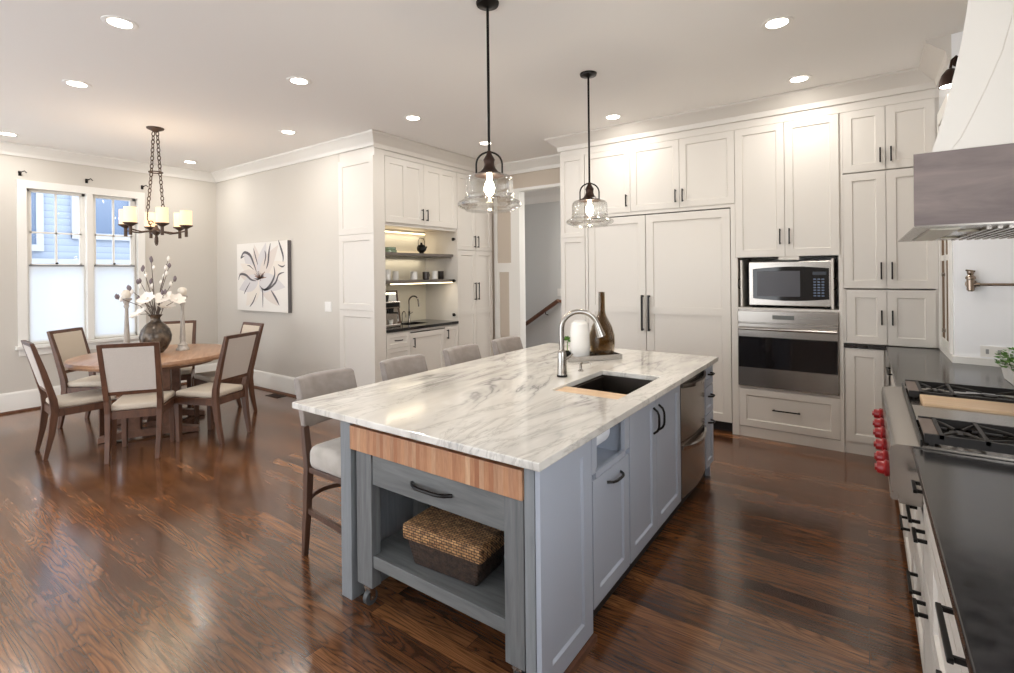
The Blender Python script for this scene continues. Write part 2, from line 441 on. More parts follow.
# dining window
cs = MB()
cs.box(XL, XL+.02, 1.445, 1.53, .75, 2.68).box(XL, XL+.02, 2.63, 2.715, .75, 2.68).box(XL, XL+.022, 1.445, 2.715, 2.60, 2.69)
cs.box(XL-.17, XL+.02, 2.085, 2.15, .76, 2.60)
struct('trim_3', cs, TRIM, bev=.003)
st = B(XL-.1, XL+.06, 1.42, 2.74, .715, .755); st.box(XL, XL+.02, 1.45, 2.71, .635, .715)
struct('trim_4', st, TRIM, bev=.003)
for wi, (a, b) in enumerate(((1.535, 2.085), (2.15, 2.625))):
    f = MB()
    xo = XL - .06
    f.box(xo-.05, xo, a, a+.03, .76, 2.6).box(xo-.05, xo, b-.03, b, .76, 2.6).box(xo-.05, xo, a, b, .76, .80).box(xo-.05, xo, a, b, 2.57, 2.6)
    w = struct('window_%d' % (wi+1), f, TRIM)
    s = MB(); c = (a+b)/2
    s.box(xo-.045, xo-.01, a+.03, b-.03, 1.675, 1.715).box(xo-.045, xo-.01, c-.009, c+.009, 1.715, 2.57).box(xo-.045, xo-.01, a+.03, b-.03, 2.08, 2.10)
    s.box(xo-.045, xo-.01, a+.03, a+.05, 1.7, 2.57).box(xo-.045, xo-.01, b-.05, b-.03, 1.7, 2.57)
    s.build('sash', TRIM, w)
    B(xo-.03, xo-.026, a+.03, b-.03, .80, 2.57).build('glass', WGLASS, w)
    MB().cyl((xo-.01, c+.0, 1.72), (xo+.015, c, 1.72), .012).build('sash_lock', BLACKM, w)
    sh = thing('cellular_shade', ['white cellular shade over the lower half of the left window pane', 'white cellular shade over the lower half of the right window pane'][wi], 'window shade', (xo+.02, c, .765), 0, 'cellular shades on the dining window')
    g = MB(); n = 44; hh = .90
    lp = []
    for k in range(n+1):
        z = .02 + hh*k/n; dx = .006 if k % 2 else 0
        lp.append((dx, z))
    hw = (b-a)/2 - .02
    for sgn in (0, 1):
        vs = [(g.v((p[0]*(1 if sgn else -1) + (.012 if sgn else 0), -hw, p[1])), g.v((p[0]*(1 if sgn else -1) + (.012 if sgn else 0), hw, p[1]))) for p in lp]
        for k in range(n): g.face([vs[k][0], vs[k][1], vs[k+1][1], vs[k+1][0]])
        if sgn == 0: break
    g.build('fabric', BLIND, sh)
    B(-.008, .016, -hw, hw, .92, .935).build('top_rail', mat('grey shade rail', (120, 122, 128), .5), sh)
    B(-.008, .016, -hw, hw, .0, .02).build('bottom_rail', TRIM, sh)
for i, (y, nm) in enumerate(((1.475, 'small dark curtain hook over the left corner of the window casing'), (2.09, 'small dark curtain hook over the middle of the window casing'), (2.69, 'small dark curtain hook over the right corner of the window casing'))):
    h = MB().tube([(XL+.002, y, 2.765), (XL+.05, y, 2.77), (XL+.055, y+.03, 2.79), (XL+.05, y+.05, 2.77)], .006, 6); h.box(XL, XL+.006, y-.014, y+.014, 2.735, 2.79)
    tag(h.build('curtain_hook', BLACKM), nm, 'hook', 'curtain hooks over the dining window')

# house next door, seen through the panes
EXTW = mat('exterior white trim', (168, 172, 180), .6)
nb = thing('neighboring_house', 'blue grey clapboard house seen through the upper dining window panes', 'house', (-12.2, 2.2, -.6))
B(-1.5, 0, -5.5, 6.5, 0, 7.0).build('siding_wall', SIDING, nb)
for (yy, zz, w, h) in ((-2.1, 3.4, .9, 1.0), (-.55, 2.75, .8, .95), (.85, 3.0, .8, 1.2), (2.5, 3.2, .9, 1.1)):
    fr = MB(); fr.box(0, .06, yy-.1, yy, zz-.1, zz+h+.1).box(0, .06, yy+w, yy+w+.1, zz-.1, zz+h+.1).box(0, .06, yy, yy+w, zz+h, zz+h+.12).box(0, .07, yy-.1, yy+w+.1, zz-.12, zz)
    q = fr.build('window_frame', EXTW, nb)
    B(0, .03, yy, yy+w, zz, zz+h).build('pane', mat('reflecting pane', (104, 120, 144), .2), q)
B(0, .08, -5.5, 6.5, 2.35, 2.5).build('belt_board', EXTW, nb)
tag(B(-16, -8.3, -6, 9, -.9, -.6).build('side_yard', mat('pale concrete', (214, 212, 206), .9)), 'pale ground between the dining window and the house next door', 'ground')['kind'] = 'structure'

# ------------------------------------------------------------------ cabinet parts (local: front faces -y, x right, z up)
def pull(parent, x, z, L=.13, vert=True, y=-.02, out=.03, m=BLACKM, r=.0055, name='handle'):
    b = MB(); h = L/2
    if vert:
        b.box(x-r, x+r, y-out-r, y-out+r, z-h, z+h)
        for s in (-1, 1): b.box(x-r, x+r, y-out, y, z+s*(h-.012)-r, z+s*(h-.012)+r)
    else:
        b.box(x-h, x+h, y-out-r, y-out+r, z-r, z+r)
        for s in (-1, 1): b.box(x+s*(h-.012)-r, x+s*(h-.012)+r, y-out, y, z-r, z+r)
    return b.build(name, m, parent, bev=.002)
def bow(parent, x, z, L=.13, vert=True, y=-.02, out=.03, m=BLACKM, r=.006):
    pts = []
    for i in range(9):
        t = -1 + 2*i/8; o = y - out*(1 - t**4)
        pts.append((x, o, z + t*L/2) if vert else (x + t*L/2, o, z))
    return MB().tube(pts, r, 8).build('handle', m, parent)
def door(parent, x0, x1, z0, z1, rails=(), fr=.062, m=WHITE, name='door', yb=0, g=.002, inset=.010, t=.02):
    x0 += g; x1 -= g; z0 += g; z1 -= g
    b = MB()
    b.box(x0, x0+fr, yb-t, yb, z0, z1).box(x1-fr, x1, yb-t, yb, z0, z1)
    b.box(x0+fr, x1-fr, yb-t, yb, z0, z0+fr).box(x0+fr, x1-fr, yb-t, yb, z1-fr, z1)
    for r in rails: b.box(x0+fr, x1-fr, yb-t, yb, r-fr/2, r+fr/2)
    b.box(x0+fr, x1-fr, yb-t+inset, yb, z0+fr, z1-fr)
    # bevelled sticking round the recess
    s = .006
    for (a, c) in ((x0+fr, 1), (x1-fr, -1)):
        b.prism([(a, yb-t), (a+c*s, yb-t+inset), (a, yb-t+inset)], lambda p, q: (p, q, z0+fr), lambda p, q: (p, q, z1-fr))
    for (a, c) in ((z0+fr, 1), (z1-fr, -1)):
        b.prism([(a, yb-t), (a+c*s, yb-t+inset), (a, yb-t+inset)], lambda p, q: (x0+fr, q, p), lambda p, q: (x1-fr, q, p))
    return b.build(name, m, parent)
def slab(parent, x0, x1, z0, z1, m=WHITE, name='drawer', yb=0, g=.002, t=.02):
    return B(x0+g, x1-g, yb-t, yb, z0+g, z1-g).build(name, m, parent, bev=.002)
def carcass(parent, x0, x1, z0, z1, d=.58, m=WHITE, name='body'):
    return B(x0, x1, 0, d, z0, z1).build(name, m, parent)

# ---- back wall run (front plane y = 5.10)
YF = 5.12
def unit(name, label, cat, x=0, group=None): return thing(name, label, cat, (x, YF, 0), 0, group)
u = unit('filler_panel', 'tall narrow white panelled end of the cabinet wall beside the hallway opening', 'cabinet panel', -2.87)
B(0, .31, 0, .6, 0, 2.87).build('side_panel', WHITE, u)
door(u, 0, .31, .02, 1.94, fr=.05, name='lower_panel'); door(u, 0, .31, 1.94, 2.87, fr=.05, name='upper_panel')
for i, (a, b, hx, lb) in enumerate(((-2.555, -2.023, -1, 'white upper cabinet with one door, above the refrigerator behind the far pendant'),
                              (-2.023, -.995, 0, 'white two door upper cabinet above the right refrigerator door'))):
    u = unit('upper_cabinet', lb, 'cabinet', a, 'upper cabinets above the refrigerator')
    w = b - a; carcass(u, 0, w, 2.17, 2.87)
    if hx: d = door(u, 0, w, 2.18, 2.868); pull(d, w-.04, 2.30, .13)
    else:
        d = door(u, 0, w/2, 2.18, 2.868); pull(d, w/2-.035, 2.30, .13)
        d = door(u, w/2, w, 2.18, 2.868); pull(d, w/2+.035, 2.30, .13)
u = unit('refrigerator', 'wide white panelled built-in refrigerator with two long black handles', 'refrigerator', -2.555)
fr = B(0, .03, -.02, .58, 0, 2.17); fr.box(1.52, 1.56, -.02, .58, 0, 2.17).box(.03, 1.52, -.02, .58, 2.145, 2.17)
fr.build('surround', WHITE, u)
B(.03, 1.52, .02, .58, .1, 2.145).build('body', KICK, u)
B(.03, 1.52, .05, .1, 0, .1).build('toe_kick', KICK, u)
d = door(u, .035, .69, .1, 2.135, rails=(1.145,), fr=.075, t=.036, yb=.018); pull(d, .658, 1.115, .37, out=.036, r=.009, y=-.018)
d = door(u, .694, 1.515, .1, 2.135, rails=(1.145,), fr=.075, t=.036, yb=.018); pull(d, .728, 1.115, .37, out=.036, r=.009, y=-.018)
# oven tower
u = unit('oven_cabinet', 'tall white cabinet housing the microwave and the wall oven', 'cabinet', -.995)
fr = MB(); Wd = .84
fr.box(0, .018, -.02, .58, 0, 1.665).box(Wd-.03, Wd, -.02, .58, 0, 1.665).box(0, Wd, 0, .58, 1.665, 2.87)
fr.box(.018, Wd-.03, -.018, .58, 1.18, 1.2).box(.018, Wd-.03, -.018, .58, .455, .475).box(.018, Wd-.03, .56, .58, .1, 1.665)
fr.build('body', WHITE, u)
B(.018, Wd-.03, -.012, 0, .0, .09).build('toe_board', WHITE, u)
d = door(u, 0, .412, 1.668, 2.868); pull(d, .375, 1.845, .14)
d = door(u, .412, Wd-.02, 1.668, 2.868); pull(d, .448, 1.845, .14)
d = door(u, .018, Wd-.03, .095, .452, name='drawer'); pull(d, .41, .28, .22, False)
for (x, s) in ((.05, -1), (.765, 1)):
    q = B(x-.008, x+.008, -.02, .5, 1.205, 1.64).build('pocket_door', WHITE, u)
    pts = [(x+s*.010, -.01+0*t, 1.42+.05*t) for t in (-1, 0, 1)]
    MB().tube([(x+s*.008, 0, 1.37), (x+s*.028, -.008, 1.38), (x+s*.032, -.012, 1.42), (x+s*.028, -.008, 1.46), (x+s*.008, 0, 1.47)], .005, 6).build('handle', BLACKM, q)
B(.36, .52, -.03, -.002, 1.635, 1.664).build('lift_tab', WHITE, u)
# microwave
mw = thing('microwave', 'stainless countertop microwave in the niche above the wall oven', 'microwave', (-.885, 5.12, 1.202))
B(0, .66, .0, .42, .02, .42).build('body', STEEL, mw, bev=.006)
for fx in (.04, .62): MB().cyl((fx, .03, 0), (fx, .03, .02), .015).build('foot', BLACKM, mw)
f = MB(); xs = []
N = 20
for i in range(N+1):
    t = i/N; x = .035 + .595*t; bulge = .018*math.sin(PI*t)
    xs.append((x, .085 - bulge, .355 + bulge))
lo = [(x, a) for x, a, b in xs]; hi = [(x, b) for x, a, b in reversed(xs)]
f.prism(lo + hi, lambda a, b: (a, -.008, b), lambda a, b: (a, .001, b))
f.build('door_glass', DGLASS, mw)
B(.07, .43, -.0095, -.0075, .105, .335).build('window_mesh', mat('microwave window', (62, 60, 66), .3), mw)
kp = MB()
for r in range(7):
    for c in range(3): kp.box(.515+c*.03, .535+c*.03, -.0105, -.0075, .11+r*.024, .122+r*.024)
kp.build('keypad', mat('keypad print', (92, 108, 132), .4), mw)
B(.51, .61, -.0105, -.0075, .298, .325).build('display', mat('microwave display', (60, 66, 74), .2), mw)
B(.415, .45, -.0105, -.0075, .07, .372).build('door_handle', DGLASS, mw)
# wall oven
ov = thing('built_in_oven', 'stainless single wall oven with a wide dark glass door', 'oven', (-.977, 5.10, .476))
B(.005, .785, .02, .5, .0, .70).build('body', STEEL, ov)
b = MB(); b.box(0, .79, -.018, .02, .59, .695).build('control_panel', STEELH, ov, bev=.004)
B(.29, .46, -.021, -.017, .625, .662).build('display', mat('oven display', (96, 98, 96), .25), ov)
kn = MB()
for i in range(8): kn.box(.50+.022*i, .512+.022*i, -.0205, -.017, .64, .65)
kn.build('touch_keys', mat('grey key print', (140, 138, 134), .4), ov)
d = B(0, .79, -.022, .02, .0, .582).build('door', STEELH, ov, bev=.004)
B(.008, .782, -.026, -.02, .175, .46).build('door_glass', DGLASS, d)
hd = MB().tube([(.01, -.06, .535), (.78, -.06, .535)], .013, 12)
for x in (.05, .74): hd.cyl((x, -.06, .535), (x, -.02, .535), .009, n=10)
hd.build('handle', STEEL, d)
# corner uppers
def pair(name, lb, x0, x1, z0, z1, xs, hz, hl=.13, grp=None, zb=None):
    u = unit(name, lb, 'cabinet', x0, grp)
    carcass(u, 0, x1-x0, z0, z1)
    d = door(u, 0, xs-x0, z0, z1); pull(d, xs-x0-.035, hz, hl)
    d = door(u, xs-x0, x1-x0, z0, z1); pull(d, xs-x0+.035, hz, hl)
    return u
pair('wall_cabinet', 'short white two door cabinet at the top right under the crown', -.15, .452, 2.352, 2.868, .14, 2.47, .12, 'corner cabinets right of the oven')
pair('wall_cabinet', 'tall white two door cabinet beside the hood, middle of the corner stack', -.15, .46, 1.385, 2.345, .14, 1.53, .14, 'corner cabinets right of the oven')
pair('counter_cabinet', 'small white two door cabinet standing on the black counter', -.135, .445, .925, 1.375, .14, 1.15, .12, 'corner cabinets right of the oven')
tk = B(.445, .475, 5.12, 5.7, .925, 2.87); struct('trim_5', tk, WHITE)
tk = B(-.155, -.136, 5.104, 5.7, .925, 1.38); tk.box(-.157, -.150, 5.104, 5.7, 1.38, 2.868); struct('trim_6', tk, WHITE)
u = unit('base_cabinet', 'white base cabinet with one tall door between the wall oven and the black counter corner', 'cabinet', -.153)
carcass(u, 0, .30, .1, .885); B(0, .30, -.008, .02, 0, .1).build('toe_board', WHITE, u)
door(u, .008, .272, .1, .882)
# frieze and crown above cabinets
fz = B(-2.87, .475, 5.105, 5.7, 2.87, CEIL-.12); struct('trim_7', fz, WHITE)
crown('trim_8', (-2.87, 5.105), (.475, 5.105), 0, -1, drop=.15, out=.13, e0=-1, e1=1, m=WHITE)
crown('trim_9', (-2.87, 5.85), (-2.87, 5.105), -1, 0, drop=.15, out=.13, e1=-1, m=WHITE)
crown('trim_10', (.475, 5.105), (.475, 4.42), -1, 0, drop=.15, out=.13, e0=1, m=WHITE)

# ---- right hand run (fronts face -x; local x -> -y). root at (.175, y_far, 0)
XR = .175
def runit(name, label, yfar, group='base cabinets along the range wall'):
    return thing(name, label, 'cabinet', (XR, yfar, 0), -PI/2, group)
def rbody(u, w, z0=.1, z1=.885, d=.58):
    B(.001, w-.001, 0, d, z0, z1).build('body', WHITE, u); B(.001, w-.001, .05, .07, 0, z0).build('toe_kick', KICK, u)
u = runit('drawer_cabinet', 'white drawer cabinet in the counter corner beyond the rangetop', 5.0); rbody(u, 1.63, d=.28)
for a, b in ((.0, .82), (.82, 1.63)):
    d = slab(u, a+.02, b, .74, .885); pull(d, (a+b)/2, .80, .30, False)
    d = door(u, a+.02, b, .1, .735, name='drawer'); pull(d, (a+b)/2, .66, .30, False)
u = runit('rangetop_cabinet', 'white base cabinet below the rangetop', 3.345); rbody(u, 1.10, z1=.69)
for a, b in ((.0, .55), (.55, 1.1)):
    d = door(u, a, b, .40, .69, name='drawer'); pull(d, (a+b)/2+.1, .62, .16, False)
    d = door(u, a, b, .1, .395, name='drawer'); pull(d, (a+b)/2+.1, .36, .16, False)
u = runit('drawer_cabinet', 'narrow white three drawer cabinet at the near side of the rangetop', 2.235); rbody(u, .24)
for a, b, hz in ((.1, .50, .42), (.505, .735, .66), (.74, .885, .82)):
    d = slab(u, 0, .24, a, b); pull(d, .10, hz, .10, False)
u = runit('drawer_cabinet', 'wide white drawer cabinet in the right foreground under the dark counter', 1.99); rbody(u, 1.05)
for a, b, hz in ((.1, .40, .34), (.405, .705, .645), (.71, .885, .795)):
    d = door(u, 0, 1.05, a, b, name='drawer', fr=.05); pull(d, .63, hz, .20, False)
u = runit('drawer_cabinet', 'white drawer cabinet nearest the viewer in the right hand run', .935); rbody(u, 1.2)
for a, b, hz in ((.1, .40, .34), (.405, .705, .645), (.71, .885, .795)): d = door(u, 0, 1.2, a, b, name='drawer', fr=.05); pull(d, .6, hz, .30, False)

ct = MB(); ct.prism([(-.155, 5.095), (.13, 5.095), (.13, 3.345), (.8, 3.345), (.8, 4.295), (.80, 4.355), (.478, 4.416), (.472, 5.115), (-.155, 5.115)],
    lambda a, b: (a, b, .887), lambda a, b: (a, b, .92))
tag(ct.build('stone_worktop', GRANITE, bev=.003), 'black granite worktop in the corner beyond the rangetop', 'worktop', 'black granite worktops')
ct = B(.13, .8, -.6, 2.238, .887, .92)
tag(ct.build('stone_worktop', GRANITE, bev=.003), 'long black granite worktop in the right foreground', 'worktop', 'black granite worktops')
ct = B(-.155, .30, 5.115, 5.7, .887, .918)   # counter under the standing cabinet
# return panel base + outlet, window at the grazing side wall
bs = MB(); bs.prism([(.462, 4.40), (.478, 4.395), (.80, 4.335), (.80, 4.354), (.478, 4.416), (.476, 5.1), (.462, 5.1)], lambda a, b: (a, b, .921), lambda a, b: (a, b, .965))
struct('trim_11', bs, TRIM)
dirv = Vector((.625, -.12, 0)).normalized(); nrm = Vector((-.12, -.625, 0)).normalized()
def onret(s, z, o=0): 
    p = Vector((.475, 4.42, z)) + dirv*s + nrm*o; return p
def retbox(s0, s1, z0, z1, o0, o1):
    m = MB(); m.loft([[onret(s0, z0, o0), onret(s1, z0, o0), onret(s1, z1, o0), onret(s0, z1, o0)], [onret(s0, z0, o1), onret(s1, z0, o1), onret(s1, z1, o1), onret(s0, z1, o1)]]); return m
ol = retbox(.125, .255, .975, 1.045, .001, .008).build('outlet_plate', CER)
tag(ol, 'white double outlet plate low on the white backsplash panel beside the plant', 'outlet')
sl = retbox(.155, .175, .995, 1.025, .008, .0095)
for s in (.205, .225): sl2 = None
retbox(.15, .165, .995, 1.025, .008, .0095).build('socket', mat('grey socket', (150, 150, 150), .4), ol)
retbox(.205, .222, .995, 1.025, .008, .0095).build('socket', mat('grey socket b', (150, 150, 150), .4), ol)
sl.bm.free()
w3 = MB(); xw = .475
w3.box(xw-.018, xw-.001, 4.47, 4.53, .97, 2.72).box(xw-.018, xw-.001, 4.98, 5.05, .97, 2.72).box(xw-.018, xw-.001, 4.53, 4.98, 2.62, 2.72).box(xw-.012, xw-.001, 4.73, 4.77, .97, 2.62)
w3.box(xw-.012, xw-.001, 4.53, 4.98, .97, 1.03).box(xw-.012, xw-.001, 4.53, 4.98, 1.60, 1.64)
w3 = struct('window_3', w3, TRIM)
pn = B(xw-.006, xw-.002, 4.53, 4.73, 1.03, 2.62); pn.box(xw-.006, xw-.002, 4.77, 4.98, 1.03, 2.62)
pn.build('glass', mat('shaded brown window pane', (112, 92, 72), .7, Specular_IOR_Level=.1), w3)
for z in (1.1, 1.5, 2.0): MB().cyl((xw-.03, 4.75, z), (xw-.012, 4.75, z), .014, n=10).build('latch', STEEL, w3)
# sconce over that window
sc = thing('dome_sconce', 'small dark dome wall lamp half hidden behind the white hood', 'wall lamp', (onret(0, 0, .066).x, onret(0, 0, .066).y, 2.70))
MB().lathe([(0, 0), (.035, 0), (.035, .012), (0, .012)], (0, 0, 0), 16).xf(Matrix.Translation((.045, .056, .20)) @ Matrix.Rotation(PI/2, 4, 'X')).build('wall_plate', BRONZE, sc)
MB().tube([(.045, .05, .20), (.03, .02, .225), (.008, .005, .20), (0, 0, .15)], .008).build('arm', BRONZE, sc)
MB().lathe([(.062, 0), (.058, .04), (.045, .08), (.022, .11), (.0, .12), (0, .117), (.02, .107), (.042, .077), (.055, .038), (.058, 0)], (0, 0, .03), 24).build('dome_shade', BRONZE, sc)
MB().lathe([(0, 0), (.055, 0), (.055, .006), (0, .006)], (0, 0, .034), 20).build('glowing_lens', LENS, sc)
# pot filler
pf = thing('pot_filler', 'nickel wall mounted pot filler tap on the white backsplash', 'tap')
p0 = onret(.085, 1.46)
NICK = mat('aged nickel', (150, 134, 120), .22, 1.0)
MB().cyl(onret(.085, 1.44, 0), onret(.085, 1.44, .014), .03, n=20).build('escutcheon', NICK, pf)
m = MB(); c = onret(.085, 0, .05)
m.lathe([(0, 1.392), (.012, 1.394), (.02, 1.402), (.02, 1.47), (.026, 1.475), (.026, 1.485), (.014, 1.50), (.018, 1.51), (.018, 1.522), (0, 1.528)], (c.x, c.y, 0), 16)
m.cyl(onret(.085, 1.44, 0), onret(.085, 1.44, .05), .012); m.build('valve_body', NICK, pf)
MB().tube([onret(.062, 1.53, .05), onret(.108, 1.522, .05)], .006).build('cross_handle', NICK, pf)
m = MB(); m.cyl(onret(.10, 1.438, .05), onret(.13, 1.438, .05), .013); m.tube([onret(.12, 1.438, .05), onret(.32, 1.44, .09)], .009, 10); m.build('arm', NICK, pf)
m = MB(); m.tube([onret(.32, 1.44, .09), onret(.32, 1.40, .09), onret(.15, 1.40, .22), onret(.15, 1.30, .22)], .008, 10)
m.bm.free()

# ------------------------------------------------------------------ rangetop
rg = thing('rangetop', 'stainless steel gas rangetop with red knobs set in the black counter', 'rangetop', (0, 0, 0))
prof = [(.09, .715), (.79, .715), (.79, .925), (.155, .925), (.085, .922), (.068, .912), (.064, .89), (.066, .76), (.076, .75), (.09, .745)]
MB().prism(prof, lambda a, b: (a, 2.245, b), lambda a, b: (a, 3.34, b)).build('body', STEEL, rg)
MB().cyl((.078, 2.25, .735), (.078, 3.335, .735), .014).build('front_rail', STEEL, rg)
DECK = .926
fr = MB(); fr.box(.150, .156, 2.25, 3.335, DECK-.01, DECK+.022).build('deck_edge', BLACKM, rg)
B(.158, .785, 2.25, 3.335, DECK-.004, DECK+.004).build('deck', STEELH, rg)
IRON = mat('cast iron', (30, 27, 26), .5, .2)
def grate(y0, y1, x0=.162, x1=.785):
    g = MB(); zt = DECK+.042; zb = DECK+.004
    hgt = .013
    g.box(x0, x1, y0, y0+.012, zb+.008, zt).box(x0, x1, y1-.012, y1, zb+.008, zt)
    g.box(x0+.04, x0+.052, y0, y1, zt-hgt, zt).box(x1-.012, x1, y0, y1, zt-hgt, zt)
    for cx in (.325, .60):
        g.box(cx-.006, cx+.006, y0, y1, zt-hgt, zt)
    cy = (y0+y1)/2
    for (a, b) in ((.212, .325), (.325, .60), (.60, .785)):
        mx = (a+b)/2; rx = (b-a)*.30; ry = (y1-y0)*.25
        for s in (-1, 1):
            for k in (-1, 1):
                g.tube([(a if k < 0 else b, cy+s*(y1-y0)*.40, zt-.006), (mx+k*rx, cy+s*ry, zt-.006), (mx+k*rx*.3, cy+s*ry*.35, zt-.010)], .0045, 6)
        g.tube([(a, cy, zt-.006), (mx-rx, cy, zt-.006)], .0045, 6); g.tube([(mx+rx, cy, zt-.006), (b, cy, zt-.006)], .0045, 6)
    for xx in (x0+.02, x1-.02):
        for yy in (y0+.015, y1-.015): g.box(xx-.008, xx+.008, yy-.008, yy+.008, zb, zt-.01)
    g.build('grate', IRON, rg)
    B(x0, x0+.04, y0+.012, y1-.012, zt-.012, zt-.004).build('grate_ledge', mat('brown steel ledge', (128, 112, 104), .35, .8), rg)
    for mx in (.27, .46, .69): MB().lathe([(0, 0), (.045, 0), (.045, .012), (.03, .018), (.03, .024), (0, .026)], (mx, cy, zb), 20).build('burner', IRON, rg)
grate(2.262, 2.53); grate(3.03, 3.325)
B(.158, .785, 2.54, 2.80, DECK+.005, DECK+.026).build('griddle_lid', STEELH, rg, bev=.004)
tag(B(.20, .78, 2.812, 3.015, DECK+.006, DECK+.034).build('cutting_board', BOARD, bev=.004), 'pale wooden cutting board lying across the rangetop between lid and far grate', 'cutting board')
for y in (2.34, 2.47, 2.64, 2.83, 3.0, 3.2):
    k = MB().lathe([(.026, 0), (.03, .006), (.03, .012), (.024, .016), (.022, .034), (.019, .038), (0, .038)], (0, 0, 0), 20)
    k.xf(Matrix.Translation((.066, y, .80)) @ Matrix.Rotation(-PI/2, 4, 'Y'))
    k.box(.022, .030, y-.022, y+.022, .794, .806)
    k.build('knob', RED, rg)

# ------------------------------------------------------------------ hood
hd = thing('range_hood', 'white plaster range hood with a weathered grey wood band', 'range hood', (0, 0, 0))
SH = .066
def hx(x, z, far): return (x + (SH if far and x < .7 else 0), 3.32 if far else 2.24, z)
MB().prism([(.139, 1.69), (.80, 1.69), (.80, 1.938), (.139, 1.938)], lambda a, b: hx(a, b, 0), lambda a, b: hx(a, b, 1)).build('wood_band', HOODW, hd)
cv = [(.188, 1.938), (.206, 2.005), (.223, 2.076), (.249, 2.20), (.268, 2.30), (.283, 2.41), (.297, 2.55), (.312, 2.75), (.326, CEIL-.002)]
MB().prism(cv + [(.80, CEIL-.002), (.80, 1.938)], lambda a, b: (a, 2.252, b), lambda a, b: (a*1.472 if a < .7 else a, 3.31, b)).build('plaster_canopy', PLASTER, hd)
cr = [(.800, 1.9385), (.236, 1.9385), (.262, 1.975), (.292, 2.045), (.322, 2.12), (.365, 2.24), (.392, 2.36), (.41, 2.5), (.425, 2.75), (.437, CEIL-.004), (.80, CEIL-.004)]
MB().prism(cr, lambda a, b: (a, 2.247, b), lambda a, b: (a, 2.2525, b)).build('raised_face', PLASTER, hd, bev=.0045, seg=4)
ln = MB(); ln.prism([(.141, 2.24), (.80, 2.24), (.80, 3.34), (.141, 3.34)], lambda a, b: (a, b, 1.684), lambda a, b: (a, b, 1.69)); ln.build('liner', STEELH, hd)
for a, b in ((2.36, 2.78), (2.82, 3.24)):
    f = MB()
    for k in range(14): f.box(.34+.028*k, .352+.028*k, a, b, 1.676, 1.684)
    f.build('baffle_filter', STEEL, hd)
B(.19, .27, 2.34, 3.2, 1.678, 1.684).build('light_bar', mat('pale light panel', (222, 216, 200), .3, 0.2), hd)
for y in (2.5, 3.0):
    MB().lathe([(0, 0), (.03, 0), (.03, .006), (0, .006)], (.31, y, 1.677), 18).build('hood_lamp', mat('hood lamp lens', (230, 220, 196), .3), hd)

# plant in white planter
pl = thing('potted_herb', 'leafy green herb in a white ceramic planter at the right frame edge', 'plant', (.70, 3.78, .921))
m = MB()
for (s0, z) in (): pass
m.loft([[(-.07, -.14, 0), (.07, -.14, 0), (.07, .14, 0), (-.07, .14, 0)], [(-.085, -.16, .085), (.085, -.16, .085), (.085, .16, .085), (-.085, .16, .085)],
        [(-.078, -.15, .085), (.078, -.15, .085), (.078, .15, .085), (-.078, .15, .085)], [(-.075, -.145, .07), (.075, -.145, .07), (.075, .145, .07), (-.075, .145, .07)]])
m.build('planter', CER, pl, bev=.003)
m = MB()
for i in range(420):
    a = random.uniform(0, 2*PI); rr = random.uniform(.0, 1)**.6
    x = .115*rr*math.cos(a); y = .185*rr*math.sin(a); z = .09 + random.uniform(0, .12)*(1 - .5*rr)
    s = random.uniform(.014, .026); d = Vector((math.cos(a), math.sin(a), random.uniform(-.3, .8))).normalized()
    sd = d.cross(Vector((random.uniform(-.5,.5), random.uniform(-.5,.5), 1))).normalized(); o = Vector((x, y, z)); n = d.cross(sd)
    vs = [m.v(o), m.v(o + d*s*.6 + sd*s*.5 + n*s*.15), m.v(o + d*s*1.3), m.v(o + d*s*.6 - sd*s*.5 + n*s*.15)]
    m.face([vs[0], vs[1], vs[2]]); m.face([vs[0], vs[2], vs[3]])
fo = m.build('foliage', LEAF, pl)
m = MB()
for i in range(26):
    a = random.uniform(0, 2*PI); r = random.uniform(0, .06)
    m.tube([(r*math.cos(a), r*1.5*math.sin(a), .06), (1.5*r*math.cos(a), 2.2*r*math.sin(a), .15)], .002, 5)
m.build('stems', mat('green stem', (80, 112, 50), .6), pl)

# ------------------------------------------------------------------ island
IX0, IX1, IY0, IY1, IZ = -2.07, -.94, 1.50, 3.97, .868
# marble slab with a sink cut-out
def ring(mb, o, i, z0, z1):
    V = {}
    for nm, r in (('o', o), ('i', i)):
        for zi, z in ((0, z0), (1, z1)):
            V[nm, zi] = [mb.v((x, y, z)) for x, y in ((r[0], r[2]), (r[1], r[2]), (r[1], r[3]), (r[0], r[3]))]
    for k in range(4):
        j = (k+1) % 4
        mb.face([V['o',1][k], V['o',1][j], V['i',1][j], V['i',1][k]])
        mb.face([V['o',0][k], V['o',0][j], V['i',0][j], V['i',0][k]])
        mb.face([V['o',0][k], V['o',0][j], V['o',1][j], V['o',1][k]])
        mb.face([V['i',0][k], V['i',0][j], V['i',1][j], V['i',1][k]])
    return mb
SX0, SX1, SY0, SY1 = -1.41, -1.02, 2.38, 3.04
tag(ring(MB(), (-2.37, -.90, 1.435, 3.975), (SX0, SX1, SY0, SY1), IZ+.001, .90).build('marble_worktop', MARBLE, bev=.004),
    'white quartzite island top with long grey veins', 'worktop')
ib = thing('island_base', 'blue grey panelled base carrying the island worktop', 'island', (0, 0, 0))
B(-2.066, -1.99, IY0, 1.985, .0, IZ).build('end_post', GREY_SHADED, ib, bev=.002)
B(-1.005, -.962, IY0, 1.915, .0, IZ).build('end_post', GREY_SHADED, ib, bev=.002)
B(-1.99, -1.005, 1.94, 1.985, 0, IZ).build('recess_back', GREY, ib)
B(-2.066, -2.02, 1.985, IY1, 0, IZ).build('seating_side_panel', GREY, ib)
B(-2.02, -.965, IY1-.02, IY1, 0, IZ).build('far_end_panel', GREY, ib)
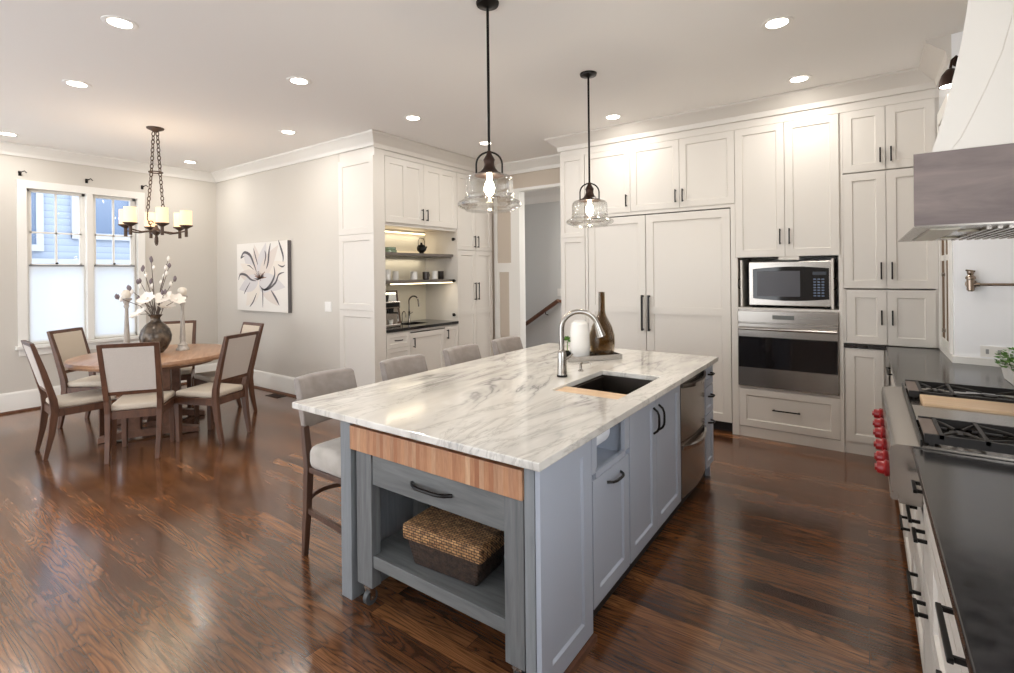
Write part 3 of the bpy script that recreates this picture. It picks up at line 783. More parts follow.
# right side end panel (faces +x)
ep = MB()
def xdoor(parent, y0, y1, z0, z1, m=GREY, fr=.062, rails=(), name='door', x=-.96, t=.02, g=.002, handle=None):
    """shaker front facing +x at plane x+t"""
    b = MB(); y0 += g; y1 -= g; z0 += g; z1 -= g; X = x+t; ins = .010; s = .006
    b.box(x, X, y0, y0+fr, z0, z1).box(x, X, y1-fr, y1, z0, z1).box(x, X, y0+fr, y1-fr, z0, z0+fr).box(x, X, y0+fr, y1-fr, z1-fr, z1)
    b.box(x, X-ins, y0+fr, y1-fr, z0+fr, z1-fr)
    for (a, c) in ((y0+fr, 1), (y1-fr, -1)):
        b.prism([(a, X), (a+c*s, X-ins), (a, X-ins)], lambda p, q: (q, p, z0+fr), lambda p, q: (q, p, z1-fr))
    for (a, c) in ((z0+fr, 1), (z1-fr, -1)):
        b.prism([(a, X), (a+c*s, X-ins), (a, X-ins)], lambda p, q: (q, y0+fr, p), lambda p, q: (q, y1-fr, p))
    return b.build(name, m, parent)
def xpull(parent, y, z, L, vert, x=-.94, out=.032, r=.0065):
    pts = []
    for i in range(9):
        t = -1 + 2*i/8; o = x + out*(1 - t**4)
        pts.append((o, y, z + t*L/2) if vert else (o, y + t*L/2, z))
    return MB().tube(pts, r, 8).build('handle', BLACKM, parent)
xdoor(ib, 1.502, 1.915, .03, IZ, fr=.075, name='end_panel')
B(-.94, -.925, 1.50, 1.918, 0, .028).build('shoe_moulding', RAILW, ib)
B(-1.02, -1.0, 1.985, IY1-.02, 0, .115).build('toe_kick', KICK, ib)
def icab(name, lb, y0, y1, grp='cabinet fronts along the island aisle'):
    return thing(name, lb, 'cabinet', (0, 0, 0), 0, grp)
# trash cabinet with open cubby
u = icab('waste_cabinet', 'grey island cabinet with an open paper towel cubby over a pull out door', 1.92, 2.31)
b = MB(); b.box(-1.45, -.96, 1.99, 2.005, .12, IZ).box(-1.45, -.96, 2.30, 2.32, .12, IZ).box(-1.45, -.96, 2.005, 2.30, .12, .14).box(-1.45, -.96, 2.005, 2.30, .655, .67).box(-1.45, -1.43, 2.005, 2.30, .14, IZ)
b.box(-1.2, -1.18, 2.005, 2.30, .67, IZ).box(-.96, -.94, 1.917, 1.955, .69, IZ).box(-.96, -.94, 2.27, 2.325, .69, IZ).box(-.96, -.94, 1.955, 2.27, .665, .69)
b.build('body', GREY, u)
d = xdoor(u, 1.922, 2.315, .12, .664); xpull(d, 2.14, .61, .15, False)
# paper towel roll
pt = thing('paper_towel_roll', 'white paper towel roll lying in the island cubby', 'paper towel', (-1.075, 2.01, .78))
m = MB().lathe([(.02, 0), (.068, 0), (.068, .24), (.02, .24), (.02, 0)], (0, 0, 0), 32); m.xf(Matrix.Rotation(-PI/2, 4, 'X'))
m.build('roll', mat('white paper', (236, 238, 242), .9), pt)
m = MB().cyl((0, -.004, 0), (0, .255, 0), .012); m.box(-.012, .012, -.004, .0, -.012, .087); m.box(-.012, .012, .25, .255, -.012, .087); m.build('holder', CHROME, pt)
# sink cabinet
u = icab('sink_cabinet', 'grey two door island cabinet under the sink', 2.325, 3.15)
b = MB(); b.box(-1.5, -.96, 2.325, 2.34, .12, IZ).box(-1.5, -.96, 3.135, 3.15, .12, IZ).box(-1.5, -.96, 2.34, 3.135, .12, .14).box(-1.5, -1.48, 2.34, 3.135, .14, IZ)
b.build('body', GREY, u)
d = xdoor(u, 2.328, 2.71, .12, IZ); xpull(d, 2.668, .735, .14, True)
d = xdoor(u, 2.71, 3.15, .12, IZ); xpull(d, 2.752, .735, .14, True)
# dishwasher
dw = thing('dishwasher', 'stainless two drawer dishwasher built into the island', 'dishwasher', (0, 0, 0))
B(-1.5, -.965, 3.17, 3.735, .12, .86).build('body', STEEL, dw)
for (za, zb) in ((.125, .47), (.478, .86)):
    m = MB(); n = 10; lp = []
    for i in range(n+1):
        t = i/n; y = 3.172 + .561*t; bx = -.955 + .022*math.sin(PI*t) + .012
        lp.append([(-.965, y, za), (bx, y, za), (bx, y, zb), (-.965, y, zb)])
    m.loft(lp); d = m.build('drawer_front', STEEL, dw)
    m = MB(); lp = []
    for i in range(13):
        t = i/12; y = 3.185 + .535*t; c = math.sin(PI*t)
        x = -.94 + .05*c; z = zb - .035 - .012*c
        lp.append([(x-.012, y, z-.012), (x+.004, y, z-.014), (x+.010, y, z+.012), (x-.004, y, z+.016)])
    m.loft(lp); m.build('handle', CHROME, d)
# drawer bank
u = icab('drawer_cabinet', 'narrow grey three drawer cabinet at the far end of the island', 3.75, 3.97)
B(-1.5, -.96, 3.75, 3.948, .12, IZ).build('body', GREY, u)
for za, zb, hz in ((.12, .50, .44), (.505, .70, .63), (.705, IZ, .79)):
    d = xdoor(u, 3.752, 3.968, za, zb, fr=.042, name='drawer'); xpull(d, 3.86, hz, .09, False)
# sink
sk = thing('undermount_sink', 'dark stainless undermount sink in the island worktop', 'sink', (0, 0, 0))
m = MB(); ins = .004
m.box(SX0-.012, SX0-.001, SY0-.012, SY1+.012, .66, IZ).box(SX1+.001, SX1+.012, SY0-.012, SY1+.012, .66, IZ).box(SX0, SX1, SY0-.012, SY0-.001, .66, IZ).box(SX0, SX1, SY1+.001, SY1+.012, .66, IZ).box(SX0-.012, SX1+.012, SY0-.012, SY1+.012, .65, .66)
m.box(SX0, SX0+.012, SY0, SY1, .852, .861).box(SX1-.012, SX1, SY0, SY1, .852, .861)
m.build('basin', brushed('dark sink steel', (112, 104, 98), .32), sk)
MB().lathe([(0, 0), (.04, 0), (.045, .004), (0, .004)], (-1.22, 2.7, .66), 20).build('drain', CHROME, sk)
tag(B(SX0+.003, SX1-.003, SY0+.004, SY0+.165, .862, .889).build('sink_board', BOARD, bev=.003), 'light wooden prep board bridging the near end of the island sink', 'cutting board')
# faucet
fc = thing('kitchen_faucet', 'tall brushed nickel gooseneck faucet beside the island sink', 'faucet', (-1.53, 2.72, .901))
FN = brushed('brushed nickel', (176, 172, 166), .2, (1, 1, 1))
MB().lathe([(0, 0), (.033, 0), (.033, .012), (0, .012)], (0, 0, 0), 20).build('base_ring', BLACKM, fc)
MB().lathe([(0, .012), (.031, .012), (.029, .06), (.027, .14), (.023, .16), (.018, .165), (0, .166)], (0, 0, 0), 20).build('body', FN, fc)
pts = [(0, 0, .16), (0, 0, .30)]
for i in range(1, 13):
    a = PI - PI*.90*i/12; pts.append((.11 + .11*math.cos(a), 0, .295 + .105*math.sin(a)))
gn = MB().tube([(p[0]*.85, p[0]*.53, p[2]) for p in pts], .016, 12); gn.build('gooseneck', FN, fc)
e = pts[-1]; ex = Vector((e[0]*.85, e[0]*.53, e[2])); dn = Vector((.03*.85, .03*.53, -.085)).normalized()
MB().tube([ex - dn*.005, ex + dn*.04, ex + dn*.085], [.018, .022, .027], 14).build('spray_head', FN, fc)
MB().tube([(0, 0, .10), (.012, .045, .105), (.02, .10, .125)], [.009, .008, .006], 10).build('lever', FN, fc)
sp = thing('soap_dispenser', 'small nickel soap dispenser pump behind the island sink', 'soap dispenser', (-1.51, 2.93, .901))
m = MB().lathe([(0, 0), (.018, 0), (.018, .006), (.009, .012), (.009, .045), (.016, .05), (.016, .058), (0, .062)], (0, 0, 0), 14); m.build('pump', FN, sp)
MB().tube([(0, 0, .05), (.05, .02, .056), (.062, .026, .045)], .005).build('spout', FN, sp)
# tray with vases
TX, TY, TA = -1.675, 3.40, math.radians(51)
tr = thing('mirrored_tray', 'rectangular silver tray under the vases near the far island end', 'tray', (TX, TY, .901), TA)
B(-.21, .21, -.10, .10, 0, .008).build('base', CHROME, tr)
m = MB()
for s in (-1, 1): m.box(-.21, .21, s*.10-.004, s*.10+.004, 0, .036); m.box(s*.21-.004, s*.21+.004, -.10, .10, 0, .036)
m.build('rim', mat('silver rim', (200, 198, 196), .22, .9), tr)
def tpos(a, b): return (TX + a*math.cos(TA) - b*math.sin(TA), TY + a*math.sin(TA) + b*math.cos(TA), .9105)
bv = MB().lathe([(r_*1.13, z_*1.3) for r_, z_ in [(0, 0), (.062, 0), (.078, .03), (.085, .08), (.082, .125), (.066, .175), (.042, .215), (.026, .245), (.022, .27), (.021, .37), (.024, .372), (.016, .372), (.016, .25), (.05, .20), (.07, .14), (.074, .08), (.06, .02), (0, .012)]], (0, 0, 0), 32)
o = bv.build('glass_bottle_vase', AMBER, loc=tpos(.10, .0)); tag(o, 'smoky amber glass bottle vase with a tall neck on the silver tray', 'vase')
wv = MB().lathe([(r_*1.27, z_*1.27) for r_, z_ in [(0, 0), (.052, 0), (.056, .01), (.058, .08), (.056, .16), (.05, .20), (.038, .212), (.038, .218), (.034, .218), (.034, .20), (.045, .19), (.05, .1), (.048, .01), (0, .008)]], (0, 0, 0), 28)
o = wv.build('ceramic_vase', CER, loc=tpos(-.075, .01)); tag(o, 'tall white ceramic vase on the silver tray behind the faucet', 'vase')
sg = thing('small_succulent', 'small green sprig in a tiny dark cone pot on the silver tray', 'plant', tpos(-.168, .03))
MB().lathe([(0, 0), (.03, 0), (.034, .03), (.012, .055), (0, .056)], (0, 0, 0), 14).build('pot', BLACKM, sg)
m = MB().tube([(0, 0, .05), (.0, .005, .12)], .003, 6)
for i in range(26):
    a = random.uniform(0, 2*PI); e = random.uniform(-.3, 1.2); o = Vector((0, .005, .13)); d = Vector((math.cos(a)*math.cos(e), math.sin(a)*math.cos(e), math.sin(e)))
    s = d.orthogonal().normalized(); m.face([m.v(o), m.v(o+d*.02+s*.008), m.v(o+d*.036), m.v(o+d*.02-s*.008)])
m.build('leaves', LEAF, sg)

# ------------------------------------------------------------------ rolling cart in the island end
ca = thing('rolling_cart', 'grey rolling cart with a butcher block top parked in the island end', 'cart', (0, 0, 0))
B(-1.985, -1.009, 1.492, 1.93, .722, .832).build('butcher_block', BLOCK, ca, bev=.002)
LG = [(-1.955, -1.85), (-1.10, -1.012)]
for (a, b) in LG:
    for (c, d) in ((1.505, 1.56), (1.865, 1.92)): B(a, b, c, d, .10, .722).build('leg', CARTV, ca, bev=.003)
for (a, b) in ((-1.94, -1.925), (-1.035, -1.02)): B(a, b, 1.56, 1.865, .57, .722).build('side_apron', CARTG, ca)
B(-1.85, -1.10, 1.90, 1.915, .57, .722).build('back_apron', CARTG, ca)
d = B(-1.848, -1.102, 1.512, 1.53, .578, .718).build('drawer', CARTG, ca, bev=.002)
pts = [(-1.475 + .115*t, 1.512 - .035*(1 - t**4), .648) for t in [-1 + i/5 for i in range(11)]]
MB().tube(pts, .008, 8).build('handle', BLACKM, d)
sh = B(-1.93, -1.03, 1.515, 1.90, .232, .246); sh.box(-1.85, -1.10, 1.513, 1.535, .195, .250).box(-1.85, -1.10, 1.89, 1.91, .195, .250)
sh.build('shelf', CARTG, ca, bev=.002)
for x in (-1.90, -1.055):
    for y in (1.535, 1.89):
        w = MB().cyl((x-.012, y, .035), (x+.012, y, .035), .034, n=20); q = w.build('caster', mat('grey rubber wheel', (70, 72, 74), .5), ca)
        m = MB().box(x-.02, x-.014, y-.015, y+.015, .03, .08).box(x+.014, x+.02, y-.015, y+.015, .03, .08).box(x-.022, x+.022, y-.02, y+.02, .078, .1)
        m.cyl((x-.022, y, .035), (x+.022, y, .035), .007); m.build('fork', STEEL, q)
bk = thing('wicker_basket', 'lidded woven wicker basket on the lower shelf of the grey cart', 'basket', (-1.49, 1.69, .247), math.radians(4))
m = MB(); m.loft([[(-.17, -.10, 0), (.17, -.10, 0), (.17, .10, 0), (-.17, .10, 0)], [(-.20, -.118, .12), (.20, -.118, .12), (.20, .118, .12), (-.20, .118, .12)]])
m.build('body', wicker('dark wicker', (74, 56, 46), (54, 42, 36)), bk, bev=.012, seg=3)
m = MB(); m.box(-.215, .215, -.13, .13, .115, .185)
m.build('lid', wicker('golden wicker', (196, 154, 106), (146, 106, 70)), bk, bev=.015, seg=3)

# ------------------------------------------------------------------ bar stools (local: faces +y)
def make_stool(lb):
    t = thing('bar_stool', lb, 'bar stool', (0, 0, 0), 0, 'upholstered stools at the island')
    s = MB().box(-.20, .20, -.165, .205, .50, .63); s.build('seat', FABL, t, bev=.045, seg=5)
    B(-.185, .185, -.17, .18, .475, .505).build('seat_frame', STOOLW, t, bev=.004)
    m = MB(); lp = []
    for i in range(13):
        u_ = -1 + 2*i/12; x = .185*u_; c = -.05*(1 - u_*u_)
        th = .026 if abs(u_) > .95 else .034
        lp.append([(x, -.215+c-th, .715), (x, -.215+c+th*.6, .70), (x, -.235+c+th*.7, .85), (x, -.262+c+th*.3, .965), (x, -.278+c-th*.2, .975), (x, -.285+c-th, .965), (x, -.255+c-th, .85)])
    m.loft(lp); m.build('backrest', FABRIC, t, bev=.012, seg=3)
    for sx in (-1, 1):
        pts = [(.165*sx, -.245, 0), (.168*sx, -.215, .25), (.172*sx, -.19, .50), (.178*sx, -.215, .72)]
        m = MB(); m.loft([[(x-w, y-w, z), (x+w, y-w, z), (x+w, y+w, z), (x-w, y+w, z)] for (x, y, z), w in zip(pts, (.014, .018, .02, .017))]); m.build('leg', STOOLW, t, bev=.003)
        pts = [(.175*sx, .195, 0), (.175*sx, .175, .50)]
        m = MB(); m.loft([[(x-w, y-w, z), (x+w, y-w, z), (x+w, y+w, z), (x-w, y+w, z)] for (x, y, z), w in zip(pts, (.014, .02))]); m.build('leg', STOOLW, t, bev=.003)
        m = MB(); m.loft([[(.168*sx-.008, -.215, .245), (.168*sx+.008, -.215, .245), (.168*sx+.008, -.215, .275), (.168*sx-.008, -.215, .275)], [(.175*sx-.008, .19, .215), (.175*sx+.008, .19, .215), (.175*sx+.008, .19, .245), (.175*sx-.008, .19, .245)]]); m.build('stretcher', STOOLW, t)
    m = MB(); lp = []
    for i in range(11):
        u_ = -1 + 2*i/10; x = .165*u_; y = -.215 + .10*(1-u_*u_)*-1 + .0; z = .29
        lp.append([(x, y-.008, z-.012), (x, y+.008, z-.012), (x, y+.008, z+.012), (x, y-.008, z+.012)])
    m.loft(lp); m.build('stretcher', STOOLW, t)
    B(-.175, .175, .175, .20, .20, .23).build('foot_rest', STOOLW, t)
    return t
SL = ['grey velvet bar stool nearest the camera at the island corner', 'grey velvet bar stool second from the near end of the island',
      'grey velvet bar stool in front of the white bar base cabinets, third along the island', 'grey velvet bar stool at the far end of the island']
st0 = make_stool(SL[0])
for i in range(4):
    x, y = -2.285, 1.765 + .605*i
    if i == 0: st0.location = (x, y, 0); st0.rotation_euler = (0, 0, -PI/2)
    else: copy_thing(st0, (x, y, 0), -PI/2, SL[i])

# ------------------------------------------------------------------ dining set
def sq(p, w, d=None):
    x, y, z = p; d = d or w
    return [(x-w, y-d, z), (x+w, y-d, z), (x+w, y+d, z), (x-w, y+d, z)]
CW = .88
def make_chair(lb):
    t = thing('dining_chair', lb, 'dining chair', (0, 0, 0), 0, 'upholstered chairs around the dining table')
    m = MB(); m.loft([[(-.205, -.205, .415), (.205, -.205, .415), (.235, .225, .415), (-.235, .225, .415)], [(-.205, -.205, .47), (.205, -.205, .47), (.235, .225, .475), (-.235, .225, .475)]])
    m.build('seat', LINEN, t, bev=.022, seg=4)
    m = MB(); m.box(-.2, .2, -.215, -.19, .35, .415); m.box(-.22, .22, .195, .22, .355, .415)
    for s in (-1, 1): m.loft([[(s*.215-.012, -.2, .35), (s*.215+.008, -.2, .35), (s*.215+.008, -.2, .415), (s*.215-.012, -.2, .415)], [(s*.228-.012, .2, .355), (s*.228+.008, .2, .355), (s*.228+.008, .2, .415), (s*.228-.012, .2, .415)]])
    m.build('seat_frame', WALNUT, t)
    for s in (-1, 1):
        m = MB(); m.loft([sq((s*.20, -.265, 0), .018, .016), sq((s*.204, -.225, .2), .021, .023), sq((s*.208, -.202, .40), .023, .028), sq((s*.212, -.212, .5), .023, .026), sq((s*.218, -.275, .75), .022, .021), sq((s*.222, -.345, .995), .022, .014)])
        m.build('rear_post', WALNUT, t, bev=.003)
        m = MB(); m.loft([sq((s*.21, .20, 0), .02), sq((s*.215, .205, .415), .026)]); m.build('leg', WALNUT, t, bev=.003)
    def yb(z): return -.212 - (z-.5)*.268
    for z0, z1, nm in ((.965, .997, 'top_rail'), (.555, .585, 'lower_rail')): MB().loft([[(-.205, yb(z0)-.014, z0), (.205, yb(z0)-.014, z0), (.205, yb(z0)+.014, z0), (-.205, yb(z0)+.014, z0)], [(-.215, yb(z1)-.014, z1), (.215, yb(z1)-.014, z1), (.215, yb(z1)+.014, z1), (-.215, yb(z1)+.014, z1)]]).build(nm, WALNUT, t)
    def pad(o0, o1): return MB().loft([[(-.198, yb(.585)+o0, .585), (.198, yb(.585)+o0, .585), (.198, yb(.585)+o1, .585), (-.198, yb(.585)+o1, .585)], [(-.205, yb(.965)+o0, .965), (.205, yb(.965)+o0, .965), (.205, yb(.965)+o1, .965), (-.205, yb(.965)+o1, .965)]])
    pad(-.004, .022).build('backrest', LINEN, t, bev=.008, seg=3)
    pad(-.014, -.004).build('back_panel', LINENG, t, bev=.003)
    for c in t.children:
        for v in c.data.vertices: v.co.x *= CW
    return t
TC = (-5.93, 2.10)
CH = [((-5.84, 1.46), -3, 'cream dining chair at the left of the table, its side turned to the room'),
      ((-5.24, 1.745), 57, 'cream dining chair in front of the table with its back to the camera'),
      ((-5.14, 2.29), 113, 'cream dining chair at the right end of the table, nearest the kitchen island'),
      ((-5.84, 2.72), 180, 'cream dining chair nearest the painted wall behind the right hand chair'),
      ((-6.66, 1.83), -52, 'cream dining chair in front of the window left of the flower vase'),
      ((-6.62, 2.51), -118, 'cream dining chair behind the table, half hidden by the bronze vase')]
ch0 = make_chair(CH[0][2])
for i, ((x, y), a, lb) in enumerate(CH):
    if i == 0: ch0.location = (x, y, 0); ch0.rotation_euler = (0, 0, math.radians(a))
    else: copy_thing(ch0, (x, y, 0), math.radians(a), lb)
tb = thing('dining_table', 'round oak dining table under the iron chandelier', 'dining table', (TC[0], TC[1], 0), math.radians(-28))
MB().lathe([(0, .70), (.66, .70), (.70, .708), (.71, .73), (.705, .755), (.695, .76), (0, .76)], (0, 0, 0), 72).build('tabletop', OAK, tb)
m = MB().lathe([(0, .655), (.52, .655), (.52, .70), (0, .70)], (0, 0, 0), 48); m.build('apron', OAKD, tb)
for (x, y) in ((-.33, -.12), (.33, -.12), (-.33, .12), (.33, .12)): B(x-.05, x+.05, y-.05, y+.05, .09, .655).build('leg', OAKD, tb, bev=.004)
for x in (-.33, .33):
    m = MB(); m.loft([[(x-.04, -.40, 0), (x+.04, -.40, 0), (x+.04, -.40, .05), (x-.04, -.40, .05)], [(x-.04, -.2, .02), (x+.04, -.2, .02), (x+.04, -.2, .09), (x-.04, -.2, .09)], [(x-.04, .2, .02), (x+.04, .2, .02), (x+.04, .2, .09), (x-.04, .2, .09)], [(x-.04, .40, 0), (x+.04, .40, 0), (x+.04, .40, .05), (x-.04, .40, .05)]])
    m.build('foot', OAKD, tb, bev=.004)
m = MB(); lp = []
for i in range(9):
    t = -1 + i/4; zz = .10 + .05*(1-t*t); lp.append([(.28*t, -.04, zz-.04), (.28*t, .04, zz-.04), (.28*t, .04, zz+.03), (.28*t, -.04, zz+.03)])
m.loft(lp); m.build('stretcher', OAKD, tb)

vz = MB().lathe([(r_*.86, z_*1.17) for r_, z_ in [(0, 0), (.075, 0), (.12, .04), (.158, .10), (.165, .15), (.145, .205), (.10, .25), (.06, .275), (.048, .295), (.05, .31), (.075, .335), (.062, .333), (.04, .31), (.04, .29), (.09, .24), (.13, .2), (.15, .15), (.14, .1), (.1, .04), (0, .02)]], (0, 0, 0), 36)
VP = (-5.96, 2.11, .761)
tag(vz.build('flower_vase', POT, loc=VP), 'round bronze brown glazed vase on the dining table', 'vase')
fl = thing('magnolia_branches', 'white magnolia branches with mauve buds standing in the bronze vase', 'flower arrangement', VP)
random.seed(11)
# branch tips measured in the picture plane: (sideways, up)
sd = Vector((r2.x, r2.y, 0)).normalized(); dp = Vector((fw.x, fw.y, 0))
tips = [(-.30, .60, 'bud'), (-.24, .50, 'bud'), (-.20, .66, 'bud'), (-.13, .78, 'bud'), (-.18, .45, 'flower'), (-.12, .36, 'flower'), (-.03, .50, 'flower'), (.02, .86, 'bud'), (.05, .70, 'flowerS'),
        (.13, .80, 'bud'), (.16, .68, 'bud'), (.18, .56, 'bud'), (.12, .50, 'flower'), (.22, .48, 'flower'), (.10, .42, 'flower'), (-.40, .52, 'bud'), (.20, .86, 'flowerS'), (-.07, .66, 'bud')]
stem = MB(); petals = []
for k, (a, h, kind) in enumerate(tips):
    q = random.uniform(-.10, .10)
    tip = sd*a*.9 + dp*q + Vector((0, 0, h*1.12))
    midp = sd*a*.35 + dp*q*.4 + Vector((0, 0, (.36 + (h-.36)*.45)*1.12))
    b0 = Vector((random.uniform(-.02, .02), random.uniform(-.02, .02), .06)); b1 = Vector((random.uniform(-.02, .02), random.uniform(-.02, .02), .31))
    stem.tube([b0, b1, midp, tip], [.005, .005, .004, .0025], 6)
    if kind == 'bud' or kind == 'flowerS':
        for j in range(3 if kind == 'bud' else 2):
            p = tip if j == 0 else midp.lerp(tip, .45 + .25*j) + Vector((random.uniform(-.02, .02), random.uniform(-.02, .02), 0))
            bd = MB().lathe([(0, -.028), (.011, -.014), (.016, .002), (.011, .02), (0, .034)], tuple(p), 10)
            bd.build('bud', BUD if (kind == 'bud' and j != 1) else PETAL, fl)
    else:
        m = MB()
        nrm0 = (sd*a*2 - dp*random.uniform(.2, 1.0) + Vector((0, 0, .7))).normalized()
        ax = nrm0.orthogonal().normalized(); ay = nrm0.cross(ax)
        for j in range(7):
            an = 2*PI*j/7 + random.uniform(-.2, .2); d = ax*math.cos(an) + ay*math.sin(an); s = nrm0.cross(d); L = random.uniform(.07, .10)
            rows = [(0, .008, 0), (.35, .031, .012), (.7, .034, .02), (1, .006, .03)]
            vs = [(m.v(tip + d*L*f + s*w + nrm0*hh), m.v(tip + d*L*f + nrm0*(hh-.006)), m.v(tip + d*L*f - s*w + nrm0*hh)) for f, w, hh in rows]
            for r in range(3):
                for c in range(2): m.face([vs[r][c], vs[r][c+1], vs[r+1][c+1], vs[r+1][c]])
        m.sphere(tuple(tip + nrm0*.01), .013, 8, 6)
        m.build('blossom', PETAL, fl)
stem.build('stems', TWIG, fl)

def candlestick(x, y, h, lb):
    t = thing('candlestick', lb, 'candlestick', (x, y, .761), 0, 'whitewashed candlesticks on the dining table')
    s = h/.42
    MB().lathe([(0, 0), (.062, 0), (.062, .018), (.05, .03), (.044, .05), (.048, .058), (.03, .075), (.024, .10), (.03, .125), (.026, .16), (.018, .26*s), (.016, .34*s), (.026, .355*s), (.02, .37*s), (.034, .40*s), (.048, .405*s), (.048, .42*s), (0, .42*s)], (0, 0, 0), 24).build('turned_stem', WHWOOD, t)
    o = MB().lathe([(0, 0), (.03, .002), (.042, .02), (.045, .045), (.038, .07), (.02, .085), (0, .088)], (0, 0, 0), 20).build('ball_candle', mat('ivory wax', (226, 218, 204), .6), loc=(x, y, .762 + h))
    return t, o
t, o = candlestick(-6.34, 1.98, .56, 'whitewashed candlestick left of the flower vase, in front of the shade'); tag(o, 'ivory ball candle on the left candlestick', 'candle', 'ball candles on the candlesticks')
t, o = candlestick(-5.93, 2.35, .58, 'whitewashed candlestick standing right of the flower vase'); tag(o, 'ivory ball candle on the right candlestick', 'candle', 'ball candles on the candlesticks')

# chandelier
CC = (-6.0, 2.14)
cd = thing('chandelier', 'dark iron chandelier with six lit candle style shades over the dining table', 'chandelier', (CC[0], CC[1], 0))
MB().lathe([(0, CEIL-.045), (.02, CEIL-.043), (.035, CEIL-.03), (.075, CEIL-.012), (.08, CEIL), (0, CEIL)], (0, 0, 0), 28).build('canopy', COPPER, cd)
def chain(p0, p1):
    p0, p1 = Vector(p0), Vector(p1); L = (p1-p0).length; n = int(L/.040); d = (p1-p0).normalized()
    a = d.cross(sd).normalized(); b = d.cross(a); m = MB()
    for i in range(n):
        c = p0 + (p1-p0)*(i+.5)/n; u_ = a if i % 2 else b
        m.tube([c + d*.026*math.cos(2*PI*k/10) + u_*.015*math.sin(2*PI*k/10) for k in range(10)], .0048, 5, closed=True)
    m.build('chain', COPPER, cd)
for s, e in ((-1, -.085), (1, .075)):
    chain(sd*s*.02 + Vector((0, 0, CEIL-.04)), sd*s*.045 + Vector((0, 0, 2.63))); chain(sd*s*.045 + Vector((0, 0, 2.63)), sd*e + Vector((0, 0, 2.21 if s > 0 else 2.25)))
MB().tube([sd*.06*math.cos(2*PI*k/16) + dp*.06*math.sin(2*PI*k/16) + Vector((0, 0, 2.63)) for k in range(16)], .007, 6, closed=True).build('spreader_ring', COPPER, cd)
for s, z in ((-.085, 2.25), (.075, 2.21)):
    m = MB(); pts = [sd*s + Vector((0, 0, z)), sd*s*1.1 + Vector((0, 0, z-.10)), sd*s*.7 + Vector((0, 0, z-.18)), Vector((0, 0, 2.03))]
    m.tube(pts, .006, 6); m.tube([sd*(s*.7 + .03*math.cos(2*PI*k/12)*(1-k/16)) + Vector((0, 0, 2.10 + .03*math.sin(2*PI*k/12)*(1-k/16))) for k in range(13)], .006, 6)
    m.build('scroll', COPPER, cd)
MB().lathe([(0, 1.88), (.008, 1.885), (.014, 1.91), (.018, 1.94), (.012, 1.97), (.03, 1.99), (.04, 2.01), (.04, 2.03), (.02, 2.05), (.01, 2.08), (0, 2.08)], (0, 0, 0), 18).build('hub', COPPER, cd)
m = MB(); m.tube([(0, 0, 1.93) + (0,) if False else Vector((0, 0, 0)) + sd*.016*math.cos(2*PI*k/14) + Vector((0, 0, 1.915 + .045*math.sin(2*PI*k/14))) for k in range(14)], .005, 6, closed=True); m.build('finial_ring', COPPER, cd)
for k in range(6):
    a = math.radians(15 + 60*k); d = sd*math.cos(a) + dp*math.sin(a); R = .275; p = d*R
    MB().tube([d*.03 + Vector((0, 0, 2.02)), d*.16 + Vector((0, 0, 2.00)), p + Vector((0, 0, 2.02))], .0075, 8).build('arm', COPPER, cd)
    MB().lathe([(0, 1.96), (.015, 1.96), (.015, 2.045), (.03, 2.055), (.062, 2.075), (.062, 2.082), (0, 2.082)], tuple(p), 20).build('candle_cup', COPPER, cd)
    s = MB().lathe([(.052, 2.083), (.054, 2.083), (.054, 2.235), (.050, 2.235), (.050, 2.09), (0, 2.088)], tuple(p), 24).build('lamp_shade', SHADE, cd)
ld = bpy.data.lights.new('chandelier_glow', 'POINT'); ld.energy = 7; ld.color = (1, .82, .6); ld.shadow_soft_size = .3
lo_ = bpy.data.objects.new('chandelier_glow', ld); COL.objects.link(lo_); lo_.parent = cd; lo_.location = (0, 0, 2.42)

# painting
pa = thing('flower_painting', 'square canvas painting of a white flower with charcoal outlines on the dining wall', 'painting', (-7.29, YA-.052, 1.065))
PWd, PHt = 1.285, .93
B(0, PWd, 0, .045, 0, PHt).build('canvas', [CANVAS], pa)
B(PWd, PWd+.006, -.001, .045, 0, PHt).build('canvas_edge', mat('dark canvas edge', (96, 92, 92), .8), pa)
def cvp(px, py, o=.002):  # measured on the photograph's painting
    return Vector(((px-65)/340*PWd, -o, PHt*(1 - (py-85)/455)))
class Stroke(MB): pass
def petal(m, base_, tip, w, mi, o):
    m.mi = mi; b = cvp(*base_, o); t = cvp(*tip, o); d = t-b; L = d.length; n = Vector((d.z, 0, -d.x)).normalized()
    N = 10; L1 = []; L2 = []
    for i in range(N+1):
        u_ = i/N; ww = w*math.sin(PI*(u_**.75))*.5*PWd/340 + .001; c = b + d*u_
        L1.append(m.v(c + n*ww)); L2.append(m.v(c - n*ww))
    for i in range(N): m.face([L1[i], L1[i+1], L2[i+1], L2[i]])
def stroke(m, pts, w, mi, o):
    m.mi = mi; P = [cvp(*p, o) for p in pts]
    # smooth via catmull
    Q = []
    for i in range(len(P)-1):
        p0 = P[max(i-1, 0)]; p1 = P[i]; p2 = P[i+1]; p3 = P[min(i+2, len(P)-1)]
        for k in range(6):
            t = k/6; Q.append(.5*((2*p1) + (p2-p0)*t + (2*p0-5*p1+4*p2-p3)*t*t + (3*p1-p0-3*p2+p3)*t**3))
    Q.append(P[-1]); n = len(Q); A = []; Bq = []
    for i in range(n):
        d = (Q[min(i+1, n-1)] - Q[max(i-1, 0)]).normalized(); nn = Vector((d.z, 0, -d.x)); ww = w*.5*PWd/340*(math.sin(PI*(i/(n-1))*.9+.15)) + .0006
        A.append(m.v(Q[i] + nn*ww)); Bq.append(m.v(Q[i] - nn*ww))
    for i in range(n-1): m.face([A[i], A[i+1], Bq[i+1], Bq[i]])
m = MB(); C0 = (222, 325)
